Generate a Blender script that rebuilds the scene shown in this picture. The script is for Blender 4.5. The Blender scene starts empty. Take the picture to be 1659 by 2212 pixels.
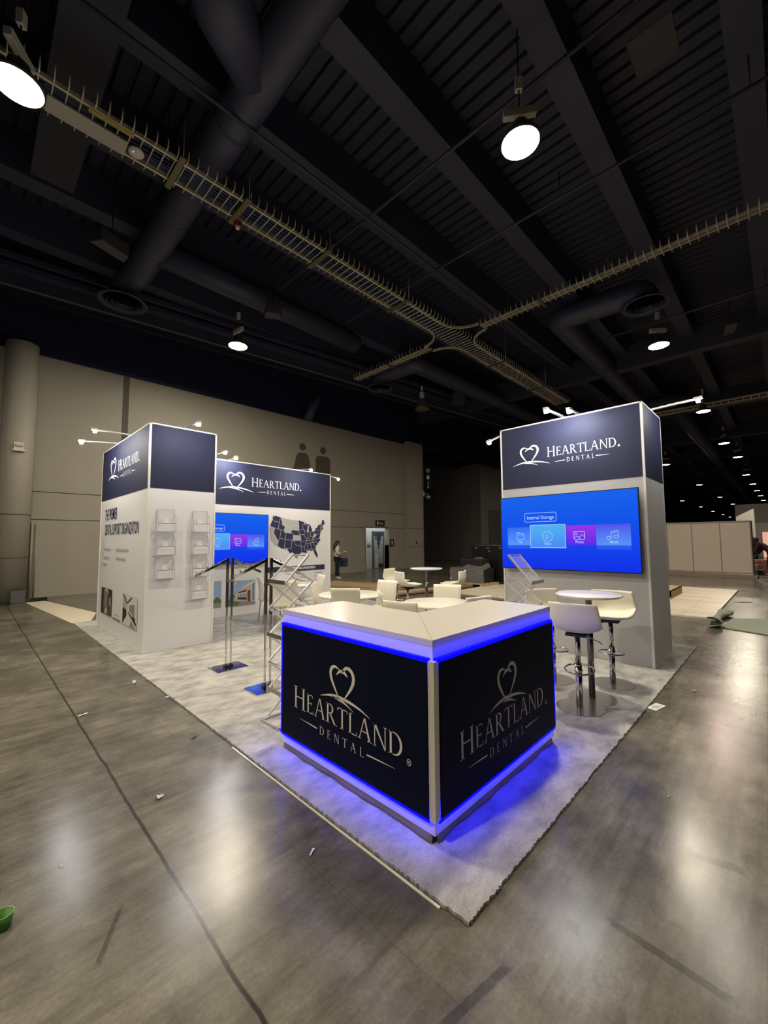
import bpy, bmesh, math, random
from mathutils import Vector, Matrix
random.seed(7)
PI = math.pi
sc = bpy.context.scene
COL = sc.collection
def R(d): return math.radians(d)

# ------------------------------------------------------------------ materials
MATS = {}
def newmat(name):
    m = bpy.data.materials.new(name); m.use_nodes = True
    return m, m.node_tree, m.node_tree.nodes['Principled BSDF']
def mat(name, col, rough=.5, metal=0, noise=0, scale=8, bump=0, bscale=60, coat=0, alpha=1, trans=0, ior=1.45, stretch=(1,1,1), spec=.5):
    if name in MATS: return MATS[name]
    m, nt, b = newmat(name)
    b.inputs['Base Color'].default_value = (*col, 1); b.inputs['Roughness'].default_value = rough
    b.inputs['Metallic'].default_value = metal; b.inputs['Coat Weight'].default_value = coat
    b.inputs['Alpha'].default_value = alpha; b.inputs['Transmission Weight'].default_value = trans
    b.inputs['IOR'].default_value = ior; b.inputs['Specular IOR Level'].default_value = spec
    if noise or bump:
        tc = nt.nodes.new('ShaderNodeTexCoord'); mp = nt.nodes.new('ShaderNodeMapping'); mp.inputs['Scale'].default_value = stretch
        nt.links.new(tc.outputs['Object'], mp.inputs['Vector'])
    if noise:
        n = nt.nodes.new('ShaderNodeTexNoise'); n.inputs['Scale'].default_value = scale; n.inputs['Detail'].default_value = 6
        r = nt.nodes.new('ShaderNodeMix'); r.data_type = 'RGBA'
        r.inputs['A'].default_value = (*[c*(1-noise) for c in col], 1); r.inputs['B'].default_value = (*[min(1, c*(1+noise)) for c in col], 1)
        nt.links.new(mp.outputs[0], n.inputs['Vector']); nt.links.new(n.outputs['Fac'], r.inputs['Factor']); nt.links.new(r.outputs['Result'], b.inputs['Base Color'])
    if bump:
        n2 = nt.nodes.new('ShaderNodeTexNoise'); n2.inputs['Scale'].default_value = bscale; n2.inputs['Detail'].default_value = 4
        bp = nt.nodes.new('ShaderNodeBump'); bp.inputs['Strength'].default_value = bump; bp.inputs['Distance'].default_value = .01
        nt.links.new(mp.outputs[0], n2.inputs['Vector']); nt.links.new(n2.outputs['Fac'], bp.inputs['Height']); nt.links.new(bp.outputs[0], b.inputs['Normal'])
    MATS[name] = m; return m
def emit(name, col, s):
    if name in MATS: return MATS[name]
    m, nt, b = newmat(name)
    b.inputs['Base Color'].default_value = (0, 0, 0, 1); b.inputs['Emission Color'].default_value = (*col, 1); b.inputs['Emission Strength'].default_value = s
    b.inputs['Specular IOR Level'].default_value = .2
    MATS[name] = m; return m

NAVY = mat('navy_fabric', (.0165, .0195, .050), .68, noise=.12, scale=3, bump=.05, bscale=200, spec=.35)
NAVYC = mat('navy_vinyl', (.0028, .0042, .017), .6, noise=.1, scale=3, spec=.12)
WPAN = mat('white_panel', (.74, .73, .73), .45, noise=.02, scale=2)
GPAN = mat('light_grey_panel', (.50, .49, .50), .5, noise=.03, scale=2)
ALU = mat('white_aluminium', (.78, .77, .72), .35, .1)
WLAM = mat('white_laminate', (.66, .62, .55), .28, noise=.03, scale=5)
WCH = mat('cream_leather', (.72, .68, .56), .42, noise=.04, scale=6, bump=.1, bscale=120)
CHR = mat('chrome', (.62, .60, .58), .07, 1)
CHRD = mat('dark_chrome', (.25, .23, .22), .12, 1)
STL = mat('brushed_steel', (.50, .49, .47), .28, 1)
BLK = mat('black_plastic', (.008, .008, .009), .4)
BLKR = mat('black_roto_plastic', (.006, .006, .007), .32, bump=.1)
WHT = mat('white_print', (.85, .85, .83), .5)
WHTC = mat('cream_print', (.70, .66, .58), .45)
TXT = mat('ink_navy', (.02, .025, .07), .6)
INK = mat('ink_grey', (.16, .16, .19), .6)
DUCT = mat('painted_duct', (.042, .043, .078), .45, noise=.15, scale=2, bump=.05, bscale=10)
CEIL = mat('painted_deck', (.026, .027, .050), .55, noise=.2, scale=1.5)
BEAM = mat('painted_beam', (.036, .037, .068), .55, noise=.2, scale=1.5)
UPW = mat('dark_blue_upper_wall', (.009, .009, .034), .6, noise=.2, scale=1)
TRAY = mat('galvanised_steel', (.60, .53, .38), .45, .35, noise=.15, scale=10)
CABL = mat('blue_cable', (.03, .06, .13), .5)
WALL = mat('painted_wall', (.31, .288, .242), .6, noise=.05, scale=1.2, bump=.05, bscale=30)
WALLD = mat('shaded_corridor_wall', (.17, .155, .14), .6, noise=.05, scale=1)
GROOVE = mat('wall_joint', (.05, .043, .035), .8)
LAMP = emit('lamp_lens', (1, .885, .69), 540)
LAMPF = emit('lamp_lens_distant', (1, .88, .72), 60)
LAMPR = emit('lamp_lens_pinkish', (1, .72, .62), 300)
SPOT = emit('arm_lamp_lens', (1, .98, .95), 1050)
LED = emit('blue_led', (.0, .0, 1), 21)
HOUS = mat('lamp_housing', (.12, .11, .10), .4, .6)
CARD = mat('cardboard', (.33, .22, .13), .7, noise=.15, scale=6)
WOOD = mat('raw_pine', (.42, .30, .16), .6, noise=.2, scale=12, stretch=(1, 8, 1))
SKIN = mat('skin', (.42, .25, .18), .55)
SKIND = mat('skin_brown', (.20, .10, .07), .55)
HAIR = mat('dark_hair', (.012, .009, .008), .45)
CLEAR = mat('clear_acrylic', (.93, .93, .95), .06, alpha=.22, ior=1.3)
CLEARE = mat('clear_acrylic_edge', (.26, .255, .275), .2, alpha=.8)
CLEARP = mat('clear_acrylic_glint', (.95, .95, .95), .15, alpha=.75)

# ------------------------------------------------------------------ mesh builder
class MB:
    def __init__(s): s.v = []; s.f = []; s.m = []; s.sm = []
    def add(s, vs, fs, mi=0, smooth=False):
        o = len(s.v); s.v += [tuple(v) for v in vs]
        for f in fs: s.f.append([o+i for i in f]); s.m.append(mi); s.sm.append(smooth)
        return s
    def box(s, x0, x1, y0, y1, z0, z1, mi=0, M=None):
        vs = [Vector((x, y, z)) for z in (z0, z1) for y in (y0, y1) for x in (x0, x1)]
        if M: vs = [M @ v for v in vs]
        return s.add(vs, [(0, 2, 3, 1), (4, 5, 7, 6), (0, 1, 5, 4), (2, 6, 7, 3), (0, 4, 6, 2), (1, 3, 7, 5)], mi)
    def prism(s, poly, z0, z1, mi=0, M=None):
        n = len(poly); vs = [Vector((p[0], p[1], z0)) for p in poly]+[Vector((p[0], p[1], z1)) for p in poly]
        if M: vs = [M @ v for v in vs]
        return s.add(vs, [list(range(n))[::-1], list(range(n, 2*n))]+[(i, (i+1) % n, n+(i+1) % n, n+i) for i in range(n)], mi)
    def bar(s, a, b, w, h, mi=0, up=(0, 0, 1)):
        a = Vector(a); b = Vector(b); d = (b-a); L = d.length; d.normalize()
        up = Vector(up)
        if abs(d.dot(up)) > .98: up = Vector((1, 0, 0)) if abs(d.x) < .9 else Vector((0, 1, 0))
        x = d.cross(up).normalized(); y = x.cross(d)
        vs = [p+x*sx*w/2+y*sy*h/2 for p in (a, b) for sy in (-1, 1) for sx in (-1, 1)]
        return s.add(vs, [(0, 1, 3, 2), (4, 6, 7, 5), (0, 4, 5, 1), (2, 3, 7, 6), (0, 2, 6, 4), (1, 5, 7, 3)], mi)
    def tube(s, pts, r, n=12, mi=0, caps=True, closed=False):
        pts = [Vector(p) for p in pts]; rs = r if isinstance(r, (list, tuple)) else [r]*len(pts)
        N = len(pts); vs = []; prev = None
        for i, p in enumerate(pts):
            if closed: d = pts[(i+1) % N]-pts[i-1]
            else: d = pts[min(i+1, N-1)]-pts[max(i-1, 0)]
            d.normalize()
            if prev is None:
                u = Vector((0, 0, 1)) if abs(d.z) < .9 else Vector((1, 0, 0))
            else: u = prev
            x = d.cross(u).normalized(); y = x.cross(d).normalized(); prev = y
            for k in range(n):
                a = 2*PI*k/n; vs.append(p+(x*math.cos(a)+y*math.sin(a))*rs[i])
        fs = []
        for i in range(N if closed else N-1):
            j = (i+1) % N
            for k in range(n): fs.append((i*n+k, i*n+(k+1) % n, j*n+(k+1) % n, j*n+k))
        s.add(vs, fs, mi, True)
        if caps and not closed:
            o = len(s.v)-len(vs)
            s.f.append([o+k for k in range(n)][::-1]); s.m.append(mi); s.sm.append(False)
            s.f.append([o+(N-1)*n+k for k in range(n)]); s.m.append(mi); s.sm.append(False)
        return s
    def lathe(s, prof, c=(0, 0, 0), n=32, mi=0, sx=1, sy=1, smooth=True, cap=True):
        vs = []
        for r, z in prof:
            for k in range(n):
                a = 2*PI*k/n; vs.append((c[0]+r*math.cos(a)*sx, c[1]+r*math.sin(a)*sy, c[2]+z))
        fs = [(i*n+k, i*n+(k+1) % n, (i+1)*n+(k+1) % n, (i+1)*n+k) for i in range(len(prof)-1) for k in range(n)]
        s.add(vs, fs, mi, smooth); o = len(s.v)-len(vs)
        for i in (0, len(prof)-1):
            if cap and prof[i][0] > 1e-3+1e-6:
                s.f.append([o+i*n+k for k in range(n)]); s.m.append(mi); s.sm.append(False)
        return s
    def sphere(s, c, r, n=16, mi=0, sx=1, sy=1, sz=1):
        prof = [(max(1e-5, r*math.sin(PI*i/n)), -r*sz*math.cos(PI*i/n)) for i in range(n+1)]
        return s.lathe(prof, c, n, mi, sx, sy)
    def grid(s, fn, nu, nv, mi=0, smooth=True):
        vs = [fn(i/nu, j/nv) for j in range(nv+1) for i in range(nu+1)]
        fs = [(j*(nu+1)+i, j*(nu+1)+i+1, (j+1)*(nu+1)+i+1, (j+1)*(nu+1)+i) for j in range(nv) for i in range(nu)]
        return s.add(vs, fs, mi, smooth)
    def mesh(s, name, mats):
        me = bpy.data.meshes.new(name); me.from_pydata(s.v, [], s.f)
        for m in (mats if isinstance(mats, (list, tuple)) else [mats]): me.materials.append(m)
        me.polygons.foreach_set('material_index', s.m); me.polygons.foreach_set('use_smooth', s.sm)
        me.update()
        return me
    def build(s, name, mats, parent=None, fix=True, bevel=0, solid=0, subsurf=0):
        me = s.mesh(name, mats)
        if fix:
            bm = bmesh.new(); bm.from_mesh(me); bmesh.ops.recalc_face_normals(bm, faces=bm.faces); bm.to_mesh(me); bm.free()
        o = bpy.data.objects.new(name, me); COL.objects.link(o)
        if parent: o.parent = parent
        if solid:
            md = o.modifiers.new('solid', 'SOLIDIFY'); md.thickness = solid; md.offset = 0
        if subsurf:
            md = o.modifiers.new('sub', 'SUBSURF'); md.levels = subsurf; md.render_levels = subsurf
        if bevel:
            md = o.modifiers.new('bevel', 'BEVEL'); md.width = bevel; md.segments = 2; md.limit_method = 'ANGLE'; md.angle_limit = R(40)
        return o
def thing(name, label, cat, loc=(0, 0, 0), rz=0, group=None):
    o = bpy.data.objects.new(name, None); COL.objects.link(o); o.empty_display_size = .1
    o.location = loc; o.rotation_euler = (0, 0, rz); return tag(o, label, cat, group)
def tag(o, label, cat, group=None, kind=None):
    o['label'] = label; o['category'] = cat
    if group: o['group'] = group
    if kind: o['kind'] = kind
    return o
def struct(mb, name, mats, label=None, **k):
    o = mb.build(name, mats, **k); o['kind'] = 'structure'
    if label: o['label'] = label
    return o
def dup(root, label=None, loc=None, rz=None, name=None, scale=None):
    r = root.copy(); COL.objects.link(r)
    if loc is not None: r.location = loc
    if rz is not None: r.rotation_euler = (0, 0, rz)
    if label: r['label'] = label
    if scale: r.scale = scale
    def rec(src, dst):
        for ch in list(src.children):
            c = ch.copy(); COL.objects.link(c); c.parent = dst; rec(ch, c)
    rec(root, r)
    return r

# frames on vertical faces: u runs along the face as read from the front, v up, n outwards
class Frame:
    def __init__(s, o, u, n): s.o = Vector(o); s.u = Vector(u); s.n = Vector(n)
    def P(s, u, v, d=0): return s.o+s.u*u+Vector((0, 0, v))+s.n*d
def fpoly(mb, fr, poly, d=.002, mi=0):
    mb.add([fr.P(x, y, d) for x, y in poly], [list(range(len(poly)))], mi)
def fslab(mb, fr, u0, u1, v0, v1, d0, d1, mi=0):
    vs = [fr.P(u, v, d) for d in (d0, d1) for v in (v0, v1) for u in (u0, u1)]
    mb.add(vs, [(0, 2, 3, 1), (4, 5, 7, 6), (0, 1, 5, 4), (2, 6, 7, 3), (0, 4, 6, 2), (1, 3, 7, 5)], mi)
def ftext(mb, fr, s, u, v, size, sx=1, d=.002, mi=0, align='LEFT', bold=0):
    cu = bpy.data.curves.new('t', 'FONT'); cu.body = s; cu.size = size; cu.align_x = align; cu.offset = bold; cu.resolution_u = 3
    ob = bpy.data.objects.new('t', cu); COL.objects.link(ob)
    dg = bpy.context.evaluated_depsgraph_get()
    me = bpy.data.meshes.new_from_object(ob.evaluated_get(dg))
    mb.add([fr.P(u+p.co.x*sx, v+p.co.y, d) for p in me.vertices], [tuple(p.vertices) for p in me.polygons], mi)
    bpy.data.objects.remove(ob); bpy.data.curves.remove(cu); bpy.data.meshes.remove(me)
def fribbon(mb, fr, pts, ws, d=.002, mi=0):
    n = len(pts); L = []; Rr = []
    for i in range(n):
        a = pts[max(0, i-1)]; b = pts[min(n-1, i+1)]; dx = b[0]-a[0]; dy = b[1]-a[1]; l = math.hypot(dx, dy) or 1
        w = ws[i]/2; L.append((pts[i][0]-dy/l*w, pts[i][1]+dx/l*w)); Rr.append((pts[i][0]+dy/l*w, pts[i][1]-dx/l*w))
    vs = [fr.P(x, y, d) for x, y in L]+[fr.P(x, y, d) for x, y in Rr]
    mb.add(vs, [(i, i+1, n+i+1, n+i) for i in range(n-1)], mi)
def catmull(pts, k=6):
    out = []
    for i in range(len(pts)-1):
        p0 = pts[max(0, i-1)]; p1 = pts[i]; p2 = pts[i+1]; p3 = pts[min(len(pts)-1, i+2)]
        for j in range(k):
            t = j/k; out.append(tuple(.5*((2*b)+(-a+c)*t+(2*a-5*b+4*c-e)*t*t+(-a+3*b-3*c+e)*t**3) for a, b, c, e in zip(p0, p1, p2, p3)))
    out.append(tuple(pts[-1])); return out

# serif lettering, cap height 1
def arc(cx, cy, rx, ry, a0, a1, n=12): return [(cx+rx*math.cos(a0+(a1-a0)*i/n), cy+ry*math.sin(a0+(a1-a0)*i/n)) for i in range(n+1)]
def stem(x, y0=0, y1=1, t=.12, sb=True, stp=True):
    q = [[(x, y0), (x+t, y0), (x+t, y1), (x, y1)]]
    if sb: q.append([(x-.07, y0), (x+t+.07, y0), (x+t+.07, y0+.025), (x+t, y0+.05), (x, y0+.05), (x-.07, y0+.025)])
    if stp: q.append([(x-.07, y1), (x-.07, y1-.025), (x, y1-.05), (x+t, y1-.05), (x+t+.07, y1-.025), (x+t+.07, y1)])
    return q
def ring(out, inn): return [[out[i], out[i+1], inn[i+1], inn[i]] for i in range(len(out)-1)]
def diag(x0, y0, x1, y1, t): return [[(x0, y0), (x0+t, y0), (x1+t, y1), (x1, y1)]]
GL = {}
GL['H'] = (stem(.10)+stem(.72)+[[(.2, .50), (.74, .50), (.74, .55), (.2, .55)]], .97)
GL['E'] = (stem(.10)+[[(.2, .95), (.58, .95), (.58, 1), (.2, 1)], [(.55, .84), (.58, .84), (.58, 1), (.53, 1)], [(.2, .5), (.50, .5), (.50, .55), (.2, .55)], [(.47, .44), (.50, .44), (.50, .61), (.47, .61)], [(.2, 0), (.62, 0), (.62, .05), (.2, .05)], [(.59, 0), (.63, 0), (.66, .18), (.63, .18)]], .70)
GL['A'] = (diag(.06, 0, .42, 1, .055)+[[(.74, 0), (.88, 0), (.52, 1.02), (.42, 1.02)], [(.22, .35), (.68, .35), (.68, .40), (.22, .40)], [(-.02, 0), (.2, 0), (.2, .03), (-.02, .03)], [(.66, 0), (.96, 0), (.96, .03), (.66, .03)]], .95)
GL['R'] = (stem(.10)+ring(arc(.32, .74, .30, .26, PI/2, -PI/2), arc(.30, .74, .20, .205, PI/2, -PI/2))+[[(.2, .95), (.34, .95), (.34, 1), (.2, 1)], [(.2, .48), (.34, .48), (.34, .53), (.2, .53)], [(.30, .50), (.43, .50), (.83, 0), (.68, 0)], [(.68, 0), (.92, 0), (.92, .03), (.68, .03)]], .88)
GL['T'] = (stem(.34, stp=False)+[[(.02, .95), (.78, .95), (.78, 1), (.02, 1)], [(.0, .82), (.03, .82), (.07, 1), (.02, 1)], [(.77, .82), (.80, .82), (.78, 1), (.73, 1)]], .80)
GL['L'] = (stem(.10)+[[(.2, 0), (.62, 0), (.62, .05), (.2, .05)], [(.59, 0), (.63, 0), (.67, .2), (.64, .2)]], .68)
GL['N'] = (stem(.12, t=.06)+stem(.80, t=.06, sb=False)+[[(.08, 1), (.24, 1), (.86, 0), (.80, -.03)]], .96)
GL['D'] = (stem(.10)+ring(arc(.36, .5, .50, .5, PI/2, -PI/2, 16), arc(.34, .5, .38, .45, PI/2, -PI/2, 16))+[[(.2, .95), (.38, .95), (.38, 1), (.2, 1)], [(.2, 0), (.38, 0), (.38, .05), (.2, .05)]], .92)
def serif(mb, fr, s, u, v, width, h, first=1.2, gap=.06, d=.0022, mi=0):
    tot = 0
    for i, c in enumerate(s): tot += GL[c][1]*(first if i == 0 else 1)+gap
    tot -= gap; k = width/tot; x = u
    for i, c in enumerate(s):
        f = first if i == 0 else 1
        for q in GL[c][0]: fpoly(mb, fr, [(x+p[0]*k*f, v+p[1]*h*f-(0.0 if f == 1 else (f-1)*h*.25)) for p in q], d+.0001*(i % 3), mi)
        x += (GL[c][1]*f+gap)*k
def heart(mb, fr, cu, cv, W, H, mi=0, d=.0022):
    # cu,cv = centre of the foot of the heart
    def T(p): return (cu+(p[0]-745)/340*W, cv+(620-p[1])/440*H)
    w = W*.085
    def rb(pts, ws):
        P = catmull([T(p) for p in pts], 6); n = len(P)
        wv = [w*ws[int(min(len(ws)-1, i/(n-1)*(len(ws)-1)))] for i in range(n)]
        wv = []
        for i in range(n):
            t = i/(n-1)*(len(ws)-1); a = int(min(t, len(ws)-2)); wv.append(w*(ws[a]+(ws[a+1]-ws[a])*(t-a)))
        fribbon(mb, fr, P, wv, d, mi)
    rb([(692, 612), (632, 489), (588, 370), (582, 288), (604, 225), (650, 199), (708, 226)], [.35, .9, 1.15, 1.2, 1.15, .8, .15])
    rb([(780, 612), (868, 440), (902, 325), (892, 232), (850, 178), (800, 176), (752, 232)], [.35, 1, 1.3, 1.25, 1.15, 1.0, .7])
    rb([(662, 316), (706, 256), (760, 240), (800, 268), (825, 300)], [.1, .9, 1.1, .8, .1])
    rb([(420, 701), (560, 642), (690, 622), (850, 633), (1000, 676), (1115, 736)], [.05, .7, 1.1, .9, .6, .05])
    rb([(600, 640), (700, 652), (800, 682), (905, 745)], [.1, .8, .55, .05])
def logo_wide(fr, parent, u0, v0, S, m=WHT):
    # heart on the left, lettering on the right; S = total width
    mb = MB(); k = S/1.49
    heart(mb, fr, u0+.25*k, v0+.05*k, .285*k, .235*k)
    serif(mb, fr, 'HEARTLAND', u0+.52*k, v0+.09*k, .93*k, .125*k)
    serif(mb, fr, 'DENTAL', u0+.80*k, v0-.02*k, .37*k, .06*k, first=1, gap=.55)
    fribbon(mb, fr, [(u0+.62*k, v0+.002*k), (u0+.70*k, v0+.004*k), (u0+.775*k, v0+.008*k)], [.001, .008*k, .012*k])
    fribbon(mb, fr, [(u0+1.19*k, v0+.008*k), (u0+1.28*k, v0+.004*k), (u0+1.36*k, v0+.002*k)], [.012*k, .008*k, .001])
    o = [(u0+1.475*k+.014*k*math.cos(a*PI/6), v0+.10*k+.014*k*math.sin(a*PI/6)) for a in range(12)]
    fpoly(mb, fr, o, .0022)
    return mb.build('logo_print', m, parent, fix=False)
def logo_stack(fr, parent, uc, v0, k, m=WHTC):
    mb = MB()
    heart(mb, fr, uc-.0*k, v0+.192*k, .245*k, .198*k)
    serif(mb, fr, 'HEARTLAND', uc-.555*k, v0, 1.09*k, .128*k, first=1.22)
    serif(mb, fr, 'DENTAL', uc-.24*k, v0-.105*k, .45*k, .055*k, first=1, gap=.6)
    fribbon(mb, fr, [(uc-.48*k, v0-.072*k), (uc-.37*k, v0-.074*k), (uc-.27*k, v0-.078*k)], [.001, .007*k, .010*k])
    fribbon(mb, fr, [(uc+.235*k, v0-.078*k), (uc+.36*k, v0-.074*k), (uc+.47*k, v0-.072*k)], [.010*k, .007*k, .001])
    c = (uc+.575*k, v0+.0*k)
    ro = [(c[0]+.016*k*math.cos(a*PI/8), c[1]+.018*k*math.sin(a*PI/8)) for a in range(17)]
    ri = [(c[0]+.012*k*math.cos(a*PI/8), c[1]+.014*k*math.sin(a*PI/8)) for a in range(17)]
    for q in ring(ro, ri): fpoly(mb, fr, q)
    ftext(mb, fr, 'R', c[0]-.006*k, c[1]-.008*k, .022*k)
    return mb.build('logo_print', m, parent, fix=False)

# ------------------------------------------------------------------ floor
def concrete():
    m, nt, b = newmat('polished_concrete'); N = nt.nodes; L = nt.links
    tc = N.new('ShaderNodeTexCoord'); sep = N.new('ShaderNodeSeparateXYZ'); L.new(tc.outputs['Object'], sep.inputs[0])
    def noise(scale, detail=8, rough=.6, vec=None):
        n = N.new('ShaderNodeTexNoise'); n.inputs['Scale'].default_value = scale; n.inputs['Detail'].default_value = detail; n.inputs['Roughness'].default_value = rough
        L.new(vec or tc.outputs['Object'], n.inputs['Vector']); return n.outputs['Fac']
    def mapping(s, rz=0):
        p = N.new('ShaderNodeMapping'); p.inputs['Scale'].default_value = s; p.inputs['Rotation'].default_value = (0, 0, rz); L.new(tc.outputs['Object'], p.inputs['Vector']); return p.outputs[0]
    def math_(op, a, b_=None, c=None):
        n = N.new('ShaderNodeMath'); n.operation = op
        for i, x in enumerate((a, b_, c)):
            if x is None: continue
            if isinstance(x, (int, float)): n.inputs[i].default_value = x
            else: L.new(x, n.inputs[i])
        return n.outputs[0]
    def ramp(f, stops):
        r = N.new('ShaderNodeValToRGB'); L.new(f, r.inputs[0])
        e = r.color_ramp.elements; e[0].position = stops[0][0]; e[0].color = (*stops[0][1], 1); e[1].position = stops[-1][0]; e[1].color = (*stops[-1][1], 1)
        for p, c in stops[1:-1]: q = e.new(p); q.color = (*c, 1)
        return r.outputs[0]
    def mul(a, b_, fac=1):
        x = N.new('ShaderNodeMix'); x.data_type = 'RGBA'; x.blend_type = 'MULTIPLY'; x.inputs['Factor'].default_value = fac
        L.new(a, x.inputs['A']); L.new(b_, x.inputs['B']); return x.outputs['Result']
    big = noise(.6, 4, .55); mid = noise(2.4, 12, .72); fine = noise(55, 5, .75)
    streak = noise(2.2, 9, .72, mapping((1, 5, 1), R(38)))
    mx = math_('ADD', math_('MULTIPLY', big, .30), math_('ADD', math_('MULTIPLY', mid, .40), math_('MULTIPLY', streak, .30)))
    col = ramp(mx, [(.34, (.042, .038, .029)), (.46, (.092, .083, .064)), (.54, (.142, .130, .101)), (.68, (.25, .23, .178))])
    col = mul(col, ramp(fine, [(.30, (.78, .78, .78)), (.62, (1.1, 1.1, 1.1))]), .8)
    # dark tyre and scuff streaks
    sc1 = ramp(noise(1.2, 4, .6, mapping((.5, 12, 1), R(-62))), [(.52, (1, 1, 1)), (.74, (.62, .61, .60))])
    col = mul(col, sc1, .75)
    wob = math_('MULTIPLY', math_('SUBTRACT', noise(3.2, 4), .5), .03)
    def seam(axis, pos, w, dark):
        dd = math_('ABSOLUTE', math_('SUBTRACT', math_('ADD', axis, wob), pos))
        return ramp(math_('DIVIDE', dd, w), [(0, (dark,)*3), (.55, (dark*1.4,)*3), (1, (1, 1, 1))])
    rx = math_('ABSOLUTE', math_('SUBTRACT', math_('FRACT', math_('DIVIDE', math_('ADD', math_('ADD', sep.outputs[0], wob), .77+4.57/2), 4.57)), .5))
    col = mul(col, ramp(math_('MULTIPLY', rx, 4.57/.011), [(0, (.16,)*3), (.55, (.25,)*3), (1, (1, 1, 1))]))
    ry = math_('ABSOLUTE', math_('SUBTRACT', math_('FRACT', math_('DIVIDE', math_('ADD', math_('ADD', sep.outputs[1], wob), -2.7+4.57/2), 4.57)), .5))
    col = mul(col, ramp(math_('MULTIPLY', ry, 4.57/.006), [(0, (.5,)*3), (1, (1, 1, 1))]))
    col = mul(col, seam(sep.outputs[0], -.27, .005, .68))
    # rubbed smudges: (x, y, half length, half width, angle)
    for x, y, a, w, ang in ((1.15, -.70, .12, .035, -78), (.42, -.60, .24, .022, -95), (-.2, -.16, .2, .02, 170), (.30, -.31, .035, .03, 10), (-1.05, 1.05, .16, .012, 60)):
        p = N.new('ShaderNodeMapping'); p.vector_type = 'TEXTURE'; p.inputs['Location'].default_value = (x, y, 0); p.inputs['Rotation'].default_value = (0, 0, R(ang)); p.inputs['Scale'].default_value = (a, w, 1)
        L.new(tc.outputs['Object'], p.inputs['Vector'])
        s2 = N.new('ShaderNodeSeparateXYZ'); L.new(p.outputs[0], s2.inputs[0])
        dm = math_('MAXIMUM', math_('ABSOLUTE', s2.outputs[0]), math_('ABSOLUTE', s2.outputs[1]))
        dm = math_('ADD', dm, math_('MULTIPLY', math_('SUBTRACT', noise(30, 4), .5), .9))
        col = mul(col, ramp(dm, [(.7, (.52, .51, .50)), (1.1, (1, 1, 1))]))
    L.new(col, b.inputs['Base Color'])
    rr = N.new('ShaderNodeMapRange'); rr.inputs['From Min'].default_value = .3; rr.inputs['From Max'].default_value = .7; rr.inputs['To Min'].default_value = .20; rr.inputs['To Max'].default_value = .27
    L.new(mid, rr.inputs['Value']); L.new(rr.outputs[0], b.inputs['Roughness'])
    b.inputs['Specular IOR Level'].default_value = .28
    bp = N.new('ShaderNodeBump'); bp.inputs['Strength'].default_value = .03; bp.inputs['Distance'].default_value = .002
    L.new(noise(9, 3, .5), bp.inputs['Height']); L.new(bp.outputs[0], b.inputs['Normal'])
    return m
def pile():
    m, nt, b = newmat('grey_carpet_pile'); N = nt.nodes; L = nt.links
    tc = N.new('ShaderNodeTexCoord')
    def noise(s, d, sc=(1, 1, 1), rz=0):
        p = N.new('ShaderNodeMapping'); p.inputs['Scale'].default_value = sc; p.inputs['Rotation'].default_value = (0, 0, rz); L.new(tc.outputs['Object'], p.inputs['Vector'])
        n = N.new('ShaderNodeTexNoise'); n.inputs['Scale'].default_value = s; n.inputs['Detail'].default_value = d; n.inputs['Roughness'].default_value = .62; L.new(p.outputs[0], n.inputs['Vector']); return n.outputs['Fac']
    a = noise(4.2, 9, (1, 1.8, 1), R(40)); f = noise(120, 4)
    r = N.new('ShaderNodeValToRGB'); L.new(a, r.inputs[0]); e = r.color_ramp.elements
    e[0].position = .34; e[0].color = (.25, .245, .225, 1); e[1].position = .62; e[1].color = (.50, .485, .44, 1)
    r2 = N.new('ShaderNodeValToRGB'); L.new(f, r2.inputs[0]); e = r2.color_ramp.elements
    e[0].position = .3; e[0].color = (.62, .62, .62, 1); e[1].position = .65; e[1].color = (1.15, 1.15, 1.15, 1)
    x = N.new('ShaderNodeMix'); x.data_type = 'RGBA'; x.blend_type = 'MULTIPLY'; x.inputs['Factor'].default_value = .8
    L.new(r.outputs[0], x.inputs['A']); L.new(r2.outputs[0], x.inputs['B']); L.new(x.outputs['Result'], b.inputs['Base Color'])
    b.inputs['Roughness'].default_value = .9; b.inputs['Specular IOR Level'].default_value = .1; b.inputs['Sheen Weight'].default_value = .25
    bp = N.new('ShaderNodeBump'); bp.inputs['Strength'].default_value = .7; bp.inputs['Distance'].default_value = .01
    L.new(f, bp.inputs['Height']); L.new(bp.outputs[0], b.inputs['Normal'])
    return m
def planks():
    m, nt, b = newmat('pale_plank_flooring'); N = nt.nodes; L = nt.links
    tc = N.new('ShaderNodeTexCoord'); p = N.new('ShaderNodeMapping'); p.inputs['Rotation'].default_value = (0, 0, R(90)); L.new(tc.outputs['Object'], p.inputs['Vector'])
    br = N.new('ShaderNodeTexBrick'); br.inputs['Scale'].default_value = 1; br.inputs['Brick Width'].default_value = 1.2; br.inputs['Row Height'].default_value = .18; br.inputs['Mortar Size'].default_value = .006
    br.inputs['Color1'].default_value = (.84, .76, .62, 1); br.inputs['Color2'].default_value = (.66, .58, .46, 1); br.inputs['Mortar'].default_value = (.16, .13, .10, 1)
    L.new(p.outputs[0], br.inputs['Vector']); L.new(br.outputs['Color'], b.inputs['Base Color']); b.inputs['Roughness'].default_value = .35
    return m
CONC = concrete(); PILE = pile(); PLANK = planks()
mb = MB(); mb.add([(-30, -45, 0), (170, -45, 0), (170, 45, 0), (-30, 45, 0)], [(0, 1, 2, 3)])
struct(mb, 'floor', CONC, fix=False)

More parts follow.
